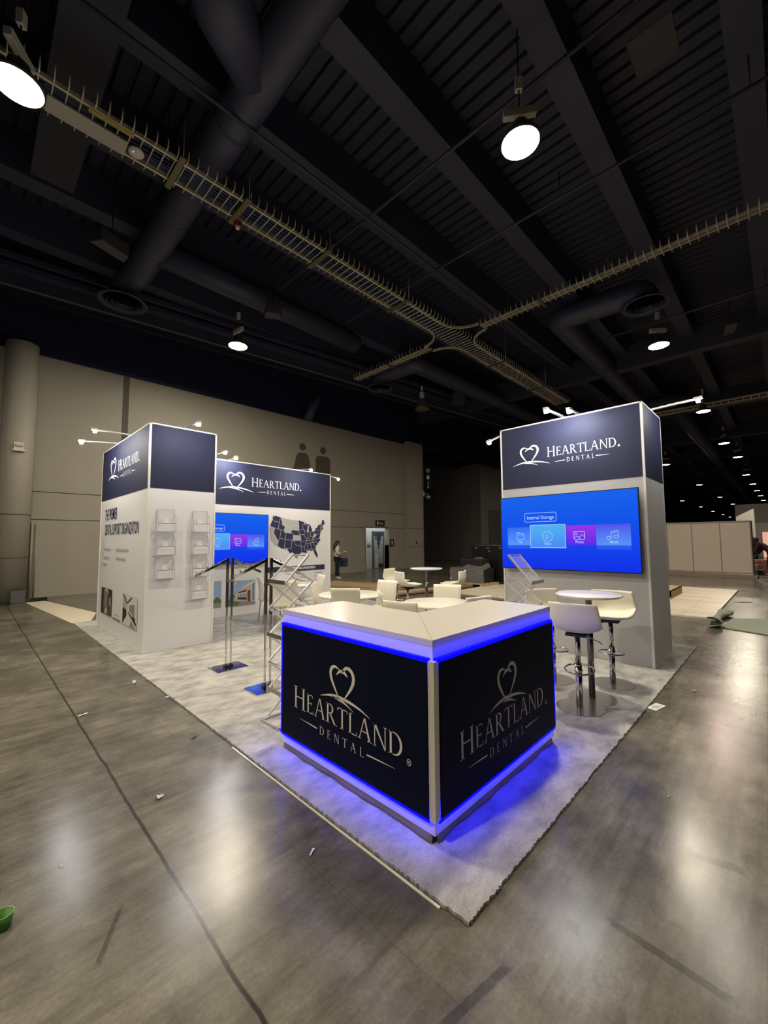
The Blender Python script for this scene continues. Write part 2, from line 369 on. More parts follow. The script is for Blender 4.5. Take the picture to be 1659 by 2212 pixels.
# booth carpet with slightly frayed cut edges
def carpet(name, x0, x1, y0, y1, t, m, fray=.006, step=.012):
    pts = []
    def run(a, b):
        n = max(2, int((Vector(b)-Vector(a)).length/step))
        d = (Vector(b)-Vector(a)).normalized(); nrm = Vector((d.y, -d.x))
        for i in range(n):
            q = Vector(a)+(Vector(b)-Vector(a))*i/n+nrm*random.uniform(-fray, fray); pts.append((q.x, q.y))
    run((x0, y0), (x1, y0)); run((x1, y0), (x1, y1)); run((x1, y1), (x0, y1)); run((x0, y1), (x0, y0))
    b = MB(); b.prism(pts, .001, t); return b
cp = carpet('booth_carpet', 0, 6.096, 0, 9.14, .016, PILE).build('booth_carpet', PILE)
tag(cp, 'light grey mottled cut-pile booth carpet under the counter, towers and seating', 'carpet')
mb = MB(); mb.box(-.022, -.010, .14, 2.15, .0005, .005)
tag(mb.build('edge_strip', mat('white_edge_strip', (.62, .60, .52), .4)), 'thin white strip along the left edge of the booth carpet', 'floor strip')
mb = MB(); mb.prism([(-.40, 13.63), (.006, 13.68), (.585, 10.28), (.30, 9.20), (-.02, 9.17)], .001, .008)
tag(mb.build('floor_covering', mat('pale_floor_covering', (.62, .56, .44), .5, noise=.1, scale=4)), 'pale strip of floor covering running from the booth carpet to the column', 'floor covering')
mb = MB(); mb.box(8.85, 15.05, .10, 6.4, .001, .035)
tag(mb.build('plank_flooring', PLANK), 'pale wood plank flooring of the empty booth behind the right tower', 'flooring')

# ------------------------------------------------------------------ reception counter
CX, CY, CL, CR, CD, Z0, ZT = .246, .364, 1.485, 1.534, .60, .06, 1.07
t = thing('reception_counter', 'L-shaped white reception counter with navy logo panels edged in blue light', 'counter', (CX, CY, 0))
mb = MB()   # body, local coordinates with the front corner at the origin
L_ = [(0, 0), (CR, 0), (CR, CD), (CD, CD), (CD, CL), (0, CL)]
mb.prism(L_, Z0, ZT-.036)
mb.build('body', mat('counter_body', (.70, .69, .68), .4), t, bevel=.002)
mb = MB(); mb.prism([(-.002, -.002), (CR+.002, -.002), (CR+.002, CD), (CD, CD)], ZT-.035, ZT)
mb.prism([(-.002, -.002), (CD, CD), (CD, CL+.002), (-.002, CL+.002)], ZT-.035, ZT)
mb.build('countertop', WLAM, t, fix=True, bevel=.0015)
mb = MB()
for (a, b) in (((-.0015, -.0015), (CD, CD)),):
    mb.bar((a[0], a[1], ZT+.0004), (b[0], b[1], ZT+.0004), .002, .0006)
mb.build('mitre_joint', mat('joint_line', (.22, .19, .15), .6), t)
mb = MB(); mb.prism([(.05, .05), (CR-.05, .05), (CR-.05, CD-.05), (CD-.05, CD-.05), (CD-.05, CL-.05), (.05, CL-.05)], .017, Z0)
mb.build('toe_kick', mat('toe_kick', (.16, .14, .12), .6), t)
frL = Frame((0, CL, 0), (0, -1, 0), (-1, 0, 0)); frR = Frame((0, 0, 0), (1, 0, 0), (0, -1, 0))
for fr, W in ((frL, CL), (frR, CR)):
    lo, hi = (.035, W-.022) if fr is frL else (.022, W-.035)
    mb = MB(); fslab(mb, fr, lo, hi, .150, .955, .022, .030); pn = mb.build('logo_panel', NAVYC, t, bevel=.001)
    mb = MB()   # light strip around the panel edge
    e = .016
    fslab(mb, fr, lo-e, hi+e*.2, .955, .955+e+.004, .004, .027); fslab(mb, fr, lo-e, hi+e*.2, .150-e, .150, .004, .027)
    if fr is frL: fslab(mb, fr, lo-e, lo, .150, .955, .004, .027)
    else: fslab(mb, fr, hi, hi+e, .150, .955, .004, .027)
    mb.build('led_strip', LED, pn)
    k = 1.0
    fr2 = Frame(fr.P(0, 0, .0285), fr.u, fr.n)
    if fr is frL: logo_stack(fr2, pn, CL-(1.09-CY), .392, 1.0)
    else: logo_stack(fr2, pn, 1.0-CX, .385, 1.01, mat('shaded_print', (.44, .42, .40), .5))  # same print as the left panel, its shade put into the colour
mb = MB(); mb.box(-.024, .018, -.024, .018, .142, .962)
mb.build('corner_post', mat('corner_post', (.62, .58, .5), .4), t, bevel=.002)
mb = MB()   # loose wrinkled wrap peeping out below the skirt
def wrap(path, seed):
    rnd = random.Random(seed); n = 40
    for i in range(n):
        pass
    def f(u, v):
        p = path(u); w = .005*math.sin(u*17+seed)+.003*math.sin(u*41)
        return (p[0]+p[2]*(w+v*.012), p[1]+p[3]*(w+v*.012), .019+(1-v)*(.045+.006*math.sin(u*23)))
    mb.grid(f, 60, 3)
wrap(lambda u: (.012, .02+u*(CL-.03), -1, 0), 1.0); wrap(lambda u: (.02+u*(CR-.05), .012, 0, -1), 2.3)
mb.build('loose_wrap', mat('loose_wrap', (.22, .19, .145), .5), t, solid=.002)

# ------------------------------------------------------------------ arm lights
def arm_light(label, a, l, group):
    t = thing('arm_light', label, 'lamp', a, 0, group)
    A = Vector((0, 0, 0)); Lv = Vector(l)-Vector(a); d = Lv.normalized()
    mb = MB(); mb.bar(A-d*.12, Lv-d*.05, .035, .022); mb.build('arm', mat('arm_aluminium', (.72, .72, .72), .25, .7), t, bevel=.003)
    mb = MB(); mb.bar(Lv-d*.07+Vector((0, 0, .004)), Lv+d*.025+Vector((0, 0, .004)), .055, .035); hd = mb.build('lamp_head', mat('lamp_head', (.6, .6, .6), .3, .5), t, bevel=.004)
    mb = MB(); mb.bar(Lv-d*.045-Vector((0, 0, .032)), Lv-d*.005-Vector((0, 0, .032)), .05, .036); mb.build('lens', SPOT, hd)
    mb = MB(); mb.bar(A-d*.12-Vector((0, 0, .06)), A-d*.12+Vector((0, 0, .015)), .04, .04); mb.build('clamp', STL, t)
    return t

# ------------------------------------------------------------------ towers
TZ, NZ = 3.375, 2.405
def tower(name, label, x0, x1, y0, y1, wm=WPAN):
    t = thing(name, label, 'exhibit tower', (x0, y0, 0))
    w, d = x1-x0, y1-y0
    mb = MB(); mb.box(.004, w-.004, .004, d-.004, .017, TZ-.01); mb.build('panel_body', wm, t)
    mb = MB(); mb.box(-.001, w+.001, -.001, d+.001, NZ, TZ-.018); mb.box(.03, w-.03, .03, d-.03, TZ-.03, TZ-.008); mb.build('navy_header', NAVY, t)
    mb = MB(); e = .026
    for x in (0, w):
        for y in (0, d):
            mb.box(x-.004 if x == 0 else x-e+.004, x+e-.004 if x == 0 else x+.004, y-.004 if y == 0 else y-e+.004, y+e-.004 if y == 0 else y+.004, .017, TZ)
    for y in (0, d): mb.box(0, w, y-.004 if y == 0 else y-.006, y+.006 if y == 0 else y+.004, TZ-.014, TZ+.002)
    for x in (0, w): mb.box(x-.004 if x == 0 else x-.006, x+.006 if x == 0 else x+.004, 0, d, TZ-.014, TZ+.002)
    for y in (-.003, d-.001): mb.box(0, w, y, y+.004, .017, .022)
    mb.build('frame', ALU, t)
    return t, w, d

# left tower
LX, LY = .275, 5.583
tl, w, d = tower('brochure_tower', 'white tower with navy logo header and clear brochure pockets left of the chrome racks', LX, LX+.987, LY, LY+2.995)
fs = Frame((0, d, 0), (0, -1, 0), (-1, 0, 0))       # side face, u from far end to near end
def yu(y): return LY+d-y                              # world y -> u on that face
logo_wide(fs, tl, yu(8.04), 2.75, 8.04-6.08)
mb = MB()
ftext(mb, fs, 'THE PREMIER', yu(8.20), 2.02, .29, .52, mi=0, bold=.003)
ftext(mb, fs, 'DENTAL SUPPORT ORGANIZATION', yu(8.17), 1.745, .27, .50, mi=0, bold=.003)
mb.build('headline_print', TXT, tl, fix=False)
mb = MB()
for (y, z, s) in ((8.20, 1.45, 'Administrative Services'), (8.22, 1.30, 'High-profit locations'), (8.24, 1.17, 'National reach'), (7.28, 1.45, 'Specialized teams, growth guidance'), (7.28, 1.30, 'State-of-the-art technology')):
    ftext(mb, fs, '• '+s, yu(y), z, .085, .62)
ftext(mb, fs, 'LEARN MORE', yu(7.25), .36, .05, 1); fslab(mb, fs, yu(7.35), yu(6.86), .29, .32, .001, .002)
mb.build('small_print', INK, tl, fix=False)
PM = [mat('photo_dark', (.035, .022, .018), .5), mat('photo_mauve', (.22, .17, .16), .5), mat('photo_brown', (.10, .05, .035), .5), mat('photo_cream', (.55, .48, .38), .5), mat('photo_white', (.66, .62, .57), .5), mat('photo_grey', (.25, .25, .25), .5), mat('photo_sky', (.28, .40, .58), .5), mat('photo_green', (.10, .15, .04), .5), mat('photo_tan', (.50, .41, .33), .5), mat('photo_black', (.012, .012, .014), .5)]
def picture(parent, fr, u0, v0, W, H, items, base):
    mb = MB(); fslab(mb, fr, u0, u0+W, v0, v0+H, .0012, .002, base)
    for i, (mi, poly) in enumerate(items):
        fpoly(mb, fr, [(u0+x*W, v0+y*H) for x, y in poly], .0022+.0002*i, mi)
    return mb.build('photo_print', PM, parent, fix=False)
picture(tl, fs, yu(8.25), .30, .80, .47, [(2, [(.05, .1), (.95, 0), (1, .5), (.5, .6), (.05, .5)]), (1, [(.25, .3), (.6, .25), (.65, .9), (.45, 1), (.28, .85)]), (3, [(.35, .02), (.62, .05), (.6, .22), (.42, .25)]), (4, [(.3, .86), (.4, .98), (.62, .97), (.72, .8), (.5, .93)]), (3, [(.8, .4), (.9, .38), (.9, .7), (.8, .72)]), (9, [(.05, .0), (.2, .1), (.25, .6), (.05, .8)])], 0)
picture(tl, fs, yu(6.72), .295, .81, .48, [(8, [(0, .45), (.3, .5), (.3, .9), (0, 1)]), (4, [(.35, .55), (1, .3), (1, .95), (.4, .8)]), (5, [(.45, .5), (.85, .35), (.82, .75), (.5, .7)]), (9, [(0, 0), (.3, .3), (.28, .5), (0, .55)]), (4, [(0, 0), (.9, 0), (.4, .42)]), (9, [(.4, .42), (.95, .1), (.95, .2), (.42, .47)]), (5, [(.5, 0), (.95, 0), (.62, .22)]), (9, [(.02, .96), (.28, .72), (.3, .76), (.06, 1)]), (9, [(.62, .97), (.3, .74), (.34, .7), (.66, .94)]), (9, [(.7, .3), (.88, .2), (.88, .32), (.72, .4)])], 4)

# brochure pockets
def brochure(label, x, ztop, n, w=.235, ph=.345):
    t = thing('brochure_holder', label, 'brochure holder', (x, LY-.005, ztop), 0, 'clear wall brochure holders')
    H = ph*n
    mb = MB(); mb.box(0, w, -.004, 0, -H, 0); bp = mb.build('back_plate', CLEAR, t)
    mb = MB()
    for a in ((0, 0, 0, -H), (w, 0, w, -H), (0, 0, w, 0), (0, -H, w, -H)):
        mb.bar((a[0], -.006, a[1]), (a[2], -.006, a[3]), .004, .003, up=(0, 1, 0))
    mb.build('rim', CLEARE, t)
    for i in range(n):
        z = -i*ph
        mb = MB(); mb.box(-.006, -.002, -.075, -.004, z-ph+.02, z-.09); mb.box(w+.002, w+.006, -.075, -.004, z-ph+.02, z-.09)
        mb.box(-.006, w+.006, -.079, -.075, z-ph+.015, z-ph+.14); mb.box(-.006, w+.006, -.079, -.004, z-ph+.012, z-ph+.018)
        pk = mb.build('pocket', CLEAR, t)
        mb = MB()
        for s in (-.004, w+.004):
            mb.bar((s, -.077, z-ph+.015), (s, -.077, z-.13), .005, .004, up=(0, 1, 0)); mb.bar((s, -.077, z-.13), (s, -.006, z-.05), .005, .004)
        mb.bar((0, -.079, z-ph+.14), (w, -.079, z-ph+.14), .006, .005, up=(0, 1, 0)); mb.bar((0, -.079, z-ph+.016), (w, -.079, z-ph+.016), .006, .005, up=(0, 1, 0))
        mb.build('pocket_edge', CLEARE, pk)
        mb = MB(); fp = Frame((w/2, -.006, z-ph), (1, 0, 0), (0, -1, 0))
        fpoly(mb, fp, [(-.045, .145), (.045, .145), (.028, .215), (-.028, .215)], .001); fslab(mb, fp, -.085, .085, .105, .135, .072, .0735)
        mb.build('glint_patch', CLEARP, pk)  # pale patches with a glint put into the acrylic colour
        for sx in (.03, w-.03):
            mb = MB(); mb.lathe([(.006, 0), (.006, .003)], (sx, 0, 0), 10); o = mb.build('screw', INK, t, fix=True); o.location = (0, -.006, z-.035); o.rotation_euler = (PI/2, 0, 0)
    return t
brochure('three-pocket clear brochure holder on the left of the tower face', .405, 2.086, 3)
brochure('four-pocket clear brochure holder on the right of the tower face', .905, 2.086, 4)

# back panel
bp_, w, d = tower('logo_backwall', 'long white back wall with navy logo header, screen and map of states', 1.262, 5.172, 7.56, 8.578)
fb = Frame((-1.262, 0, 0), (1, 0, 0), (0, -1, 0))     # u = world x
logo_wide(fb, bp_, 2.20, 2.73, 2.05)
mb = MB(); fslab(mb, fb, 3.35, 4.985, .875, 1.0, .001, .002); mb.build('caption_bar', TXT, bp_, fix=False)
mb = MB(); ftext(mb, fb, 'START, GROW, JOB PURCHASE OPPORTUNITIES IN:', 3.72, .915, .075, .56, d=.003, bold=.002); mb.build('caption_print', WHT, bp_, fix=False)
mb = MB()
STN = ['Alabama', 'Arizona', 'Arkansas', 'Colorado', 'Florida', 'Georgia', 'Idaho', 'Illinois', 'Indiana', 'Iowa', 'Kentucky', 'Louisiana', 'Maine', 'Michigan', 'Minnesota', 'Mississippi', 'Missouri', 'Nebraska', 'Nevada', 'New Mexico', 'New York', 'Ohio', 'Oklahoma', 'Oregon', 'South Carolina', 'Tennessee', 'Texas', 'Utah', 'Virginia', 'Wisconsin']
for i, s in enumerate(STN):
    ftext(mb, fb, s, 3.45+.40*(i//8), .79-.085*(i % 8), .05, .8)
mb.build('state_list_print', INK, bp_, fix=False)
OUT = [(-124.7, 48.4), (-123, 48.2), (-122.8, 49), (-95.2, 49), (-94.6, 48.7), (-89.6, 48), (-92, 46.8), (-90.8, 46.9), (-88.4, 47.4), (-87.4, 46.5), (-84.8, 46.5), (-84.4, 45.8), (-83.4, 45.2), (-83.4, 44.2), (-83.9, 43.7), (-82.8, 44), (-82.4, 43), (-83.2, 42), (-81.7, 41.5), (-79.8, 42.2), (-78.9, 42.9), (-79, 43.3), (-76.5, 43.5), (-76.3, 44.1), (-74.8, 45), (-71.5, 45), (-70.3, 46.2), (-69.2, 47.5), (-67.8, 47.1), (-67.8, 45.7), (-67, 44.8), (-70, 43.8), (-70.7, 42.7), (-70.6, 41.9), (-70, 41.7), (-71.4, 41.4), (-73.7, 40.9), (-72, 41), (-74, 40.5), (-74, 39.7), (-75, 38.9), (-75.2, 38.2), (-76, 37), (-75.9, 36.5), (-75.5, 35.3), (-76.8, 34.7), (-78, 33.9), (-79.2, 33.2), (-81, 32), (-81.4, 30.7), (-80.5, 28.3), (-80, 26.8), (-80.3, 25.3), (-81.2, 25.2), (-81.9, 26.5), (-82.8, 27.9), (-82.8, 29), (-84, 30.1), (-85.3, 29.7), (-86.5, 30.4), (-88.8, 30.4), (-89.6, 30.2), (-89.2, 29.1), (-90.5, 29.1), (-91.8, 29.6), (-93.8, 29.7), (-95, 29.2), (-97.2, 27.8), (-97.2, 25.9), (-99.1, 26.4), (-100.3, 28.3), (-101.4, 29.8), (-102.5, 29.7), (-103.2, 29), (-104.5, 29.6), (-106.5, 31.8), (-108.2, 31.8), (-108.2, 31.3), (-111, 31.3), (-114.8, 32.5), (-117.1, 32.5), (-118.4, 33.8), (-120.6, 34.5), (-121.9, 36.6), (-122.5, 37.8), (-123.8, 39.3), (-124.4, 40.4), (-124.1, 42), (-124.5, 42.9), (-124, 46.2)]
def geo(lon, lat):
    rho = 1.303-math.radians(lat-37.5); th = .609*math.radians(lon+96)
    return (rho*math.sin(th), 1.303-rho*math.cos(th))
gx = [geo(*p)[0] for p in OUT]; gy = [geo(*p)[1] for p in OUT]
def mapP(lon, lat):
    x, y = geo(lon, lat)
    return (3.385+(x-min(gx))/(max(gx)-min(gx))*1.608, 1.17+(y-min(gy))/(max(gy)-min(gy))*1.045)
def gline(pts, closed=False):
    out = []; q = pts+([pts[0]] if closed else [])
    for a, b in zip(q, q[1:]):
        n = max(1, int(math.hypot(a[0]-b[0], a[1]-b[1])/2))
        for i in range(n): out.append(mapP(a[0]+(b[0]-a[0])*i/n, a[1]+(b[1]-a[1])*i/n))
    if not closed: out.append(mapP(*q[-1]))
    return out
mb = MB(); fpoly(mb, fb, gline(OUT, True), .0015, 0)
for st in ([(-116, 49), (-104, 49), (-104, 45), (-111, 45), (-111.3, 44.6), (-113, 44.5), (-114.3, 45.6), (-114.4, 46.6), (-116, 48)], [(-104, 49), (-97.2, 49), (-96.6, 46), (-104, 46)], [(-104, 46), (-96.6, 46), (-96.5, 43), (-104, 43)], [(-111, 45), (-104, 45), (-104, 41), (-111, 41)], [(-102, 40), (-95.2, 40), (-94.6, 39), (-94.6, 37), (-102, 37)], [(-124.1, 42), (-120, 42), (-120, 39), (-114.6, 35), (-114.7, 32.6), (-117.1, 32.5), (-118.4, 33.8), (-120.6, 34.5), (-121.9, 36.6), (-122.5, 37.8), (-123.8, 39.3), (-124.4, 40.4)], [(-80.6, 40.4), (-82.4, 38.3), (-81.8, 37.3), (-79.5, 38.4), (-77.9, 39.4), (-80.5, 39.6)]):
    fpoly(mb, fb, gline(st, True), .0019, 1)
for st in ([(-87.8, 41.8), (-87.8, 43), (-87, 45.2), (-86, 45.9), (-85, 45.7), (-86.3, 44.5), (-86.3, 43), (-86.8, 41.8)],):
    fpoly(mb, fb, gline(st, True), .0021, 2)
for ln in ([(-124, 46.2), (-121, 45.6), (-119, 46), (-117, 46)], [(-117, 49), (-117, 42)], [(-124.1, 42), (-111, 42), (-111, 45)], [(-114, 42), (-114, 37), (-114.6, 35)], [(-114, 37), (-94.6, 37)], [(-109, 41), (-109, 31.3)], [(-111, 42), (-111, 41), (-102, 41), (-102, 37)], [(-120, 42), (-120, 39), (-114.6, 35), (-114.7, 32.6)], [(-104, 49), (-104, 41)], [(-111, 45), (-104, 45)], [(-104, 46), (-96.6, 46)], [(-104, 43), (-98.5, 43), (-96.5, 42.5)], [(-102, 40), (-95.3, 40)], [(-103, 37), (-103, 32), (-106.6, 32)], [(-103, 36.5), (-100, 36.5), (-100, 34.5), (-97, 33.8), (-94.4, 33.6)], [(-94.6, 37), (-94.4, 33.6), (-94, 33), (-94, 31), (-93.7, 29.8)], [(-94, 33), (-91.1, 33)], [(-94.6, 36.5), (-90, 36.5)], [(-92.1, 46.7), (-92.8, 45.5), (-91.2, 43.5), (-90.6, 42.5), (-91.3, 40.8), (-90.2, 38.8), (-89.1, 37), (-90, 35), (-91.1, 33), (-91.6, 31), (-89.7, 31), (-89.5, 30.3)], [(-96.5, 43.5), (-91.2, 43.5)], [(-95.8, 40.6), (-91.4, 40.4)], [(-97.2, 49), (-96.5, 46), (-96.5, 42.5), (-95.8, 40.6), (-94.6, 39.1), (-94.6, 36.5)], [(-90.6, 42.5), (-87.8, 42.5)], [(-87.5, 41.7), (-87.5, 39), (-88, 37.9)], [(-89.1, 37), (-88, 37.9), (-86, 38), (-84.8, 39.1), (-82.6, 38.4), (-80.6, 40.6), (-80.5, 42)], [(-84.8, 41.7), (-84.8, 39.1)], [(-87, 41.7), (-83.5, 41.7)], [(-89.4, 36.5), (-81.7, 36.6), (-76, 36.55)], [(-90.3, 35), (-83.1, 35)], [(-84.3, 35), (-81.7, 36.6)], [(-88.2, 35), (-88.4, 30.4)], [(-85.6, 35), (-85, 32.3), (-85, 31)], [(-87.6, 31), (-85, 31), (-84.9, 30.7), (-82, 30.5)], [(-83.1, 35), (-81, 32.1)], [(-83.1, 35), (-81, 35.1), (-79, 34.5), (-78.5, 33.9)], [(-83.7, 36.6), (-82.6, 38.2)], [(-80.5, 39.7), (-75.8, 39.7)], [(-79.8, 42), (-75.3, 42), (-75, 40.5)], [(-73.3, 45), (-73.3, 42.7), (-73.5, 41)], [(-73.3, 42.7), (-71, 42.8)], [(-73.4, 42.05), (-71.8, 42)], [(-71.5, 45), (-72.5, 42.7)], [(-71, 45.3), (-70.8, 43.1)], [(-90.4, 46.6), (-88, 45.8)]):
    P = gline(ln); fribbon(mb, fb, P, [.0085]*len(P), .0024, 3)
mb.build('map_print', [TXT, mat('map_pale_state', (.46, .45, .45), .5), WPAN, mat('map_border', (.55, .55, .56), .5)], bp_, fix=False)
picture(bp_, fb, 2.39, .20, .66, .55, [(6, [(0, .5), (0, 1), (1, 1), (1, .8), (.5, .55)]), (8, [(.25, .2), (.95, .1), (.95, .95), (.55, .75), (.3, .5)]), (5, [(.35, .25), (.7, .2), (.7, .5), (.38, .45)]), (2, [(.72, .15), (.82, .13), (.82, .6), (.72, .58)]), (9, [(.4, .5), (.68, .56), (.68, .62), (.4, .55)]), (4, [(.5, .72), (.97, .98), (.97, .9), (.55, .68)]), (5, [(0, 0), (1, .0), (1, .12), (.2, .2), (0, .2)]), (7, [(.05, .05), (.35, .02), (.45, .15), (.2, .25), (0, .3)]), (9, [(.38, .28), (.68, .23), (.68, .30), (.38, .34)]), (4, [(.86, .2), (.88, .2), (.88, .85), (.86, .84)]), (1, [(.88, .2), (.95, .18), (.95, .9), (.88, .82)]), (2, [(.08, .3), (.25, .3), (.27, .45), (.12, .42)]), (4, [(.42, .36), (.44, .36), (.44, .5), (.42, .5)]), (4, [(.52, .34), (.54, .34), (.54, .52), (.52, .52)]), (4, [(.62, .32), (.64, .32), (.64, .54), (.62, .54)]), (4, [(.1, .86), (.3, .92), (.35, .88), (.2, .82)])], 6)
picture(bp_, fb, 1.45, .215, .82, .56, [(6, [(0, .3), (0, 1), (1, 1), (1, .3)]), (5, [(.0, 0), (1, 0), (1, .18), (0, .18)]), (7, [(0, .18), (1, .18), (1, .28), (.9, .42), (.8, .3), (0, .3)]), (8, [(.0, .28), (.7, .28), (.7, .75), (0, .8)])], 6)

# right tower
RX, RY = 4.444, .205
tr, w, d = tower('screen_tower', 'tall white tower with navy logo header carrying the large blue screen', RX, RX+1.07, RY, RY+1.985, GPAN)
fr_ = Frame((0, d, 0), (0, -1, 0), (-1, 0, 0))
def yr(y): return RY+d-y
logo_wide(fr_, tr, yr(1.965), 2.745, 1.965-.47)

# ------------------------------------------------------------------ televisions
def screen_mat():
    m, nt, b = newmat('screen_blue'); N = nt.nodes; L = nt.links
    tc = N.new('ShaderNodeTexCoord'); sp = N.new('ShaderNodeSeparateXYZ'); L.new(tc.outputs['Object'], sp.inputs[0])
    r = N.new('ShaderNodeValToRGB'); mr = N.new('ShaderNodeMapRange'); mr.inputs['From Min'].default_value = 0; mr.inputs['From Max'].default_value = 1.1
    L.new(sp.outputs[2], mr.inputs[0]); L.new(mr.outputs[0], r.inputs[0])
    e = r.color_ramp.elements; e[0].position = 0; e[0].color = (0, .022, .82, 1); e[1].position = 1; e[1].color = (0, .115, .83, 1)
    b.inputs['Base Color'].default_value = (.003, .003, .003, 1); b.inputs['Roughness'].default_value = .5; b.inputs['Specular IOR Level'].default_value = .1
    L.new(r.outputs[0], b.inputs['Emission Color']); b.inputs['Emission Strength'].default_value = 1.0
    return m
SCR = screen_mat()
def grad(name, c0, c1, z0=.35, z1=.64):
    m, nt, b = newmat(name); N = nt.nodes; L = nt.links
    tc = N.new('ShaderNodeTexCoord'); sp = N.new('ShaderNodeSeparateXYZ'); L.new(tc.outputs['Object'], sp.inputs[0])
    mr = N.new('ShaderNodeMapRange'); mr.inputs['From Min'].default_value = z0; mr.inputs['From Max'].default_value = z1
    r = N.new('ShaderNodeValToRGB'); L.new(sp.outputs[2], mr.inputs[0]); L.new(mr.outputs[0], r.inputs[0])
    e = r.color_ramp.elements; e[0].color = (*c0, 1); e[1].color = (*c1, 1)
    b.inputs['Base Color'].default_value = (.01, .01, .01, 1); L.new(r.outputs[0], b.inputs['Emission Color']); b.inputs['Emission Strength'].default_value = 1
    return m
TM = [SCR, grad('tile_blue', (.06, .30, .93), (.0, .11, .85)), grad('tile_cyan', (.04, .24, .90), (.05, .42, .82)), grad('tile_violet', (.06, .0, .80), (.30, .01, .75)), grad('tile_music', (.07, .28, .93), (.05, .05, .80)), emit('screen_white', (.38, .60, .95), 1), grad('tile_reflection', (0, .03, .83), (0, .08, .86), .25, .35)]
def tv(label, loc, rz):
    # local: x to the reader's right, -y towards the viewer, z up from the lower edge
    W, H = 1.90, 1.09
    t = thing('television', label, 'television', loc, rz)
    mb = MB(); mb.box(0, W, 0, .035, 0, H); mb.box(.3, W-.3, .035, .06, .25, H-.25)
    mb.build('casing', BLK, t, bevel=.003)
    f = Frame((0, 0, 0), (1, 0, 0), (0, -1, 0))
    mb = MB(); fslab(mb, f, .012, W-.012, .014, H-.012, -.001, .0015, 0)
    def tile(x0, x1, z0, z1, mi, d=.002): fpoly(mb, f, [(x0, z0), (x1, z0), (x1, z1), (x0, z1)], d, mi)
    tile(.11, .48, .355, .625, 1); tile(.105, .48, .30, .353, 6); tile(1.385, 1.795, .30, .353, 6)
    tile(1.0, 1.39, .36, .63, 3); tile(1.385, 1.795, .355, .635, 4)
    tile(.472, .99, .315, .655, 5, .0025); tile(.481, .981, .324, .646, 2, .003)
    def rrect(x0, x1, z0, z1, r, wd, d=.0032):
        P = arc(x1-r, z1-r, r, r, 0, PI/2, 5)+arc(x0+r, z1-r, r, r, PI/2, PI, 5)+arc(x0+r, z0+r, r, r, PI, 1.5*PI, 5)+arc(x1-r, z0+r, r, r, 1.5*PI, 2*PI, 5); P.append(P[0])
        fribbon(mb, f, P, [wd]*len(P), d, 5)
    rrect(.395, .865, .70, .83, .02, .007)
    ftext(mb, f, 'Internal Storage', .63, .738, .073, .86, d=.0032, mi=5, align='CENTER', bold=.001)
    for s, x, z in (('File', .315, .385), ('Video', .73, .36), ('Photo', 1.17, .385), ('Music', 1.60, .385)):
        ftext(mb, f, s, x, z, .05, .9, d=.0035, mi=5, align='CENTER', bold=.0008)
    # icons
    def poly(P, wd=.007): fribbon(mb, f, P, [wd]*len(P), .0036, 5)
    rrect(.262, .372, .435, .525, .01, .007); poly([(.262, .51), (.262, .545), (.30, .545), (.315, .528), (.36, .528)]); poly([(.27, .505), (.365, .505)], .005)
    c = arc(.73, .48, .072, .072, 0, 2*PI, 28); poly(c, .008); poly([(.71, .445), (.71, .515), (.768, .48), (.71, .445), (.71, .46)])
    rrect(1.10, 1.24, .435, .545, .012, .008); poly(arc(1.132, .515, .013, .013, 0, 2*PI, 12), .005); poly([(1.105, .455), (1.14, .485), (1.185, .44)]); poly([(1.16, .46), (1.205, .505), (1.235, .475)])
    poly(arc(1.54, .455, .028, .018, 0, 2*PI, 14)); poly(arc(1.625, .47, .028, .018, 0, 2*PI, 14)); poly([(1.567, .455), (1.567, .535), (1.652, .553), (1.652, .47)]); poly([(1.567, .515), (1.652, .533)], .005)
    mb.build('screen', TM, t, fix=False)
    mb = MB(); mb.box(.4, .46, .06, .10, .4, .7); mb.box(W-.46, W-.4, .06, .10, .4, .7); mb.build('wall_bracket', BLK, t)
    return t
tv('large flat television with blue storage menu on the tall right tower', (RX-.10, 2.165, 1.17), -PI/2)
tv('flat television with blue storage menu on the back wall, partly behind the left tower', (1.40, 7.56-.10, 1.125), 0)

# arm lights on their towers
G = 'arm lights on the booth walls'
arm_light('arm light on the side of the left tower, the nearer one', (.275, 6.762, 3.41), (-.22, 6.762, 3.408), G)
arm_light('arm light on the side of the left tower, the farther one', (.275, 7.513, 3.39), (-.274, 7.513, 3.345), G)
arm_light('arm light above the brochure pockets on the front of the left tower', (.75, 5.583, 3.385), (.75, 4.995, 3.345), G)
arm_light('first arm light from the left on the back wall, beside the left tower', (1.90, 7.56, 3.40), (2.127, 7.15, 3.47), G)
arm_light('second arm light from the left on the back wall', (2.383, 7.56, 3.39), (2.383, 7.20, 3.40), G)
arm_light('arm light above the right half of the back wall header', (4.168, 7.56, 3.385), (4.168, 7.01, 3.33), G)
arm_light('arm light sticking out beyond the right end of the back wall', (5.172, 7.75, 3.385), (5.50, 7.60, 3.30), G)
arm_light('arm light above the screen tower logo, the left of the pair', (4.444, 1.198, 3.39), (3.847, 1.198, 3.365), G)
arm_light('arm light above the screen tower logo, the right of the pair', (4.444, .974, 3.38), (4.063, .974, 3.36), G)
arm_light('arm light on the far left end of the screen tower', (4.62, 2.19, 3.36), (4.62, 2.52, 3.28), G)
arm_light('long arm light on the right side of the screen tower', (5.046, .205, 3.40), (5.046, -.33, 3.43), G)

